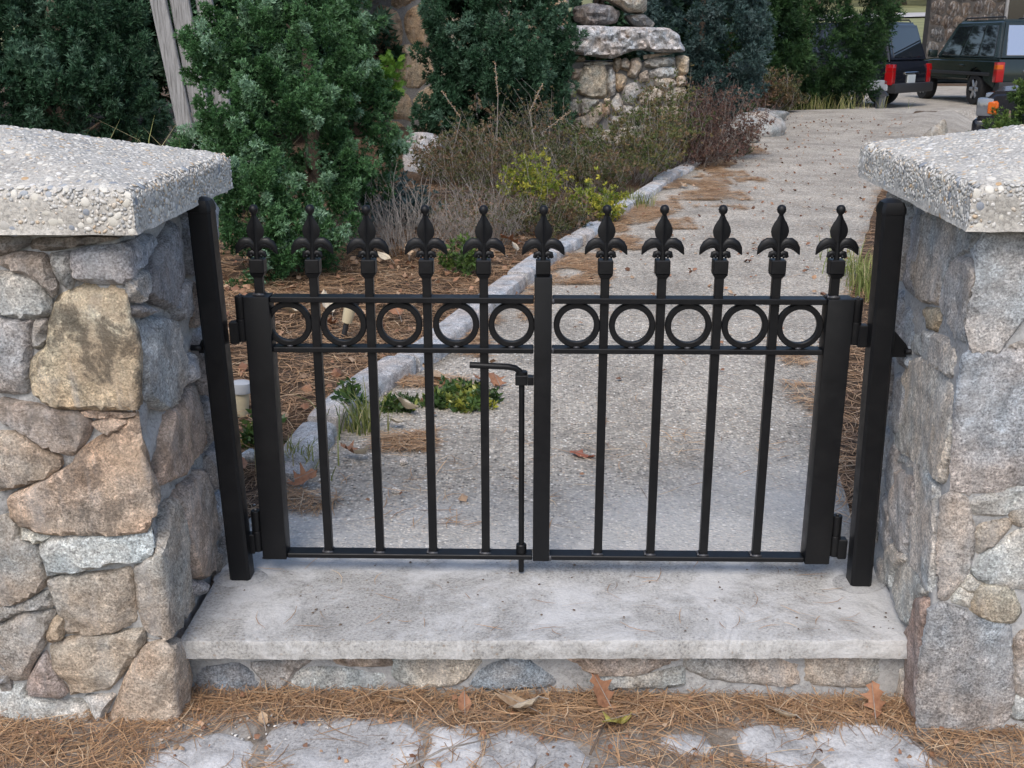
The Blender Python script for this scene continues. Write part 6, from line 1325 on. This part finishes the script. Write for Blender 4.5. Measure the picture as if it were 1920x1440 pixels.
        if paint == 'car_black':
            for u0, u1 in ((-a + .06, rx - wr - .12), (rx + wr + .12, fx - wr - .12)):
                bm = bmesh.new(); box(bm, u0, u1, *sorted((s * (w + .012), s * (w - .03))), zs + .03, zb - .34, .01, 1); bm_obj('side_panel', bm, M['car_silver'], t)
    bm = bmesh.new(); box(bm, -a - .03, -a + .05, -.17, .17, zb - .42, zb - .25, .005, 1); bm_obj('number_plate', bm, M['plate'], t)
    bm = bmesh.new(); box(bm, -a - .022, -a + .05, -.32, .32, zb - .24, zb - .19, .008, 1); bm_obj('tailgate_handle', bm, M['chrome'], t)
    if sp:
        bm = bmesh.new(); lathe(bm, [(.33, -.09), (.36, -.06), (.36, .06), (.32, .10), (.05, .11)], 0, 0, 28)
        o = bm_obj('spare_wheel_cover', bm, M['plastic'], t, auto=40); o.rotation_euler = (0, -math.pi / 2, 0); o.location = (-a - .08, 0, zb - .12)
    return t
def place(rl, head, Lg, Wd):
    f_ = Vector((math.sin(head), math.cos(head), 0)); r_ = Vector((math.cos(head), -math.sin(head), 0)); return Vector((rl[0], rl[1], -.105)) + f_ * Lg / 2 + r_ * Wd / 2
h1 = R(-5); suv('parked_car', 'dark green off road car seen from behind at the right edge', 'car', place((9.62, 21.3), h1, 4.4, 1.75), h1, 4.4, 1.75, 1.78, 'car_green', 'car_pane')
h2 = R(-47); suv('parked_car', 'black car with a big red tail light beside the tall arborvitae', 'car', place((7.22, 20.6), h2, 4.6, 1.8), h2, 4.6, 1.8, 1.72, 'car_black', 'car_glass')
h3 = R(-65); suv('parked_car', 'black car nose with an amber indicator behind the dwarf conifer', 'car', Vector((7.40, 10.15, -.13)), h3, 4.5, 1.75, 1.68, 'car_black', 'car_glass')

# ------------------------------------------------------------ far woods on the hill
V, F, TI = [], [], []; off = 0
n = 2000; px = rng.uniform(10, 130, n); py = rng.uniform(98, 160, n); pz = np.array([tz(a, b) for a, b in zip(px, py)]) + rng.random(n) ** .8 * 9
ti = np.clip(.5 + .45 * np.sin(px * .35 + py * .2) + rng.normal(size=n) * .15, 0, 1)
tv, tf = tuft(12, 1, .22, (20, 150), 77)
v, f = scatter(tv, tf, np.column_stack([px, py, pz]), rng.normal(size=(n, 3)) + np.array([0, 0, .6]), rng.uniform(1.2, 2.6, n))
o = np_obj('far_woods', v, f, M['wood_far'], tint=np.repeat(ti, len(tv))); o['kind'] = 'stuff'
for o in bpy.data.objects:
    if o.type == 'MESH' and len(o.data.materials) == 0: o.data.materials.append(M['mortar'])
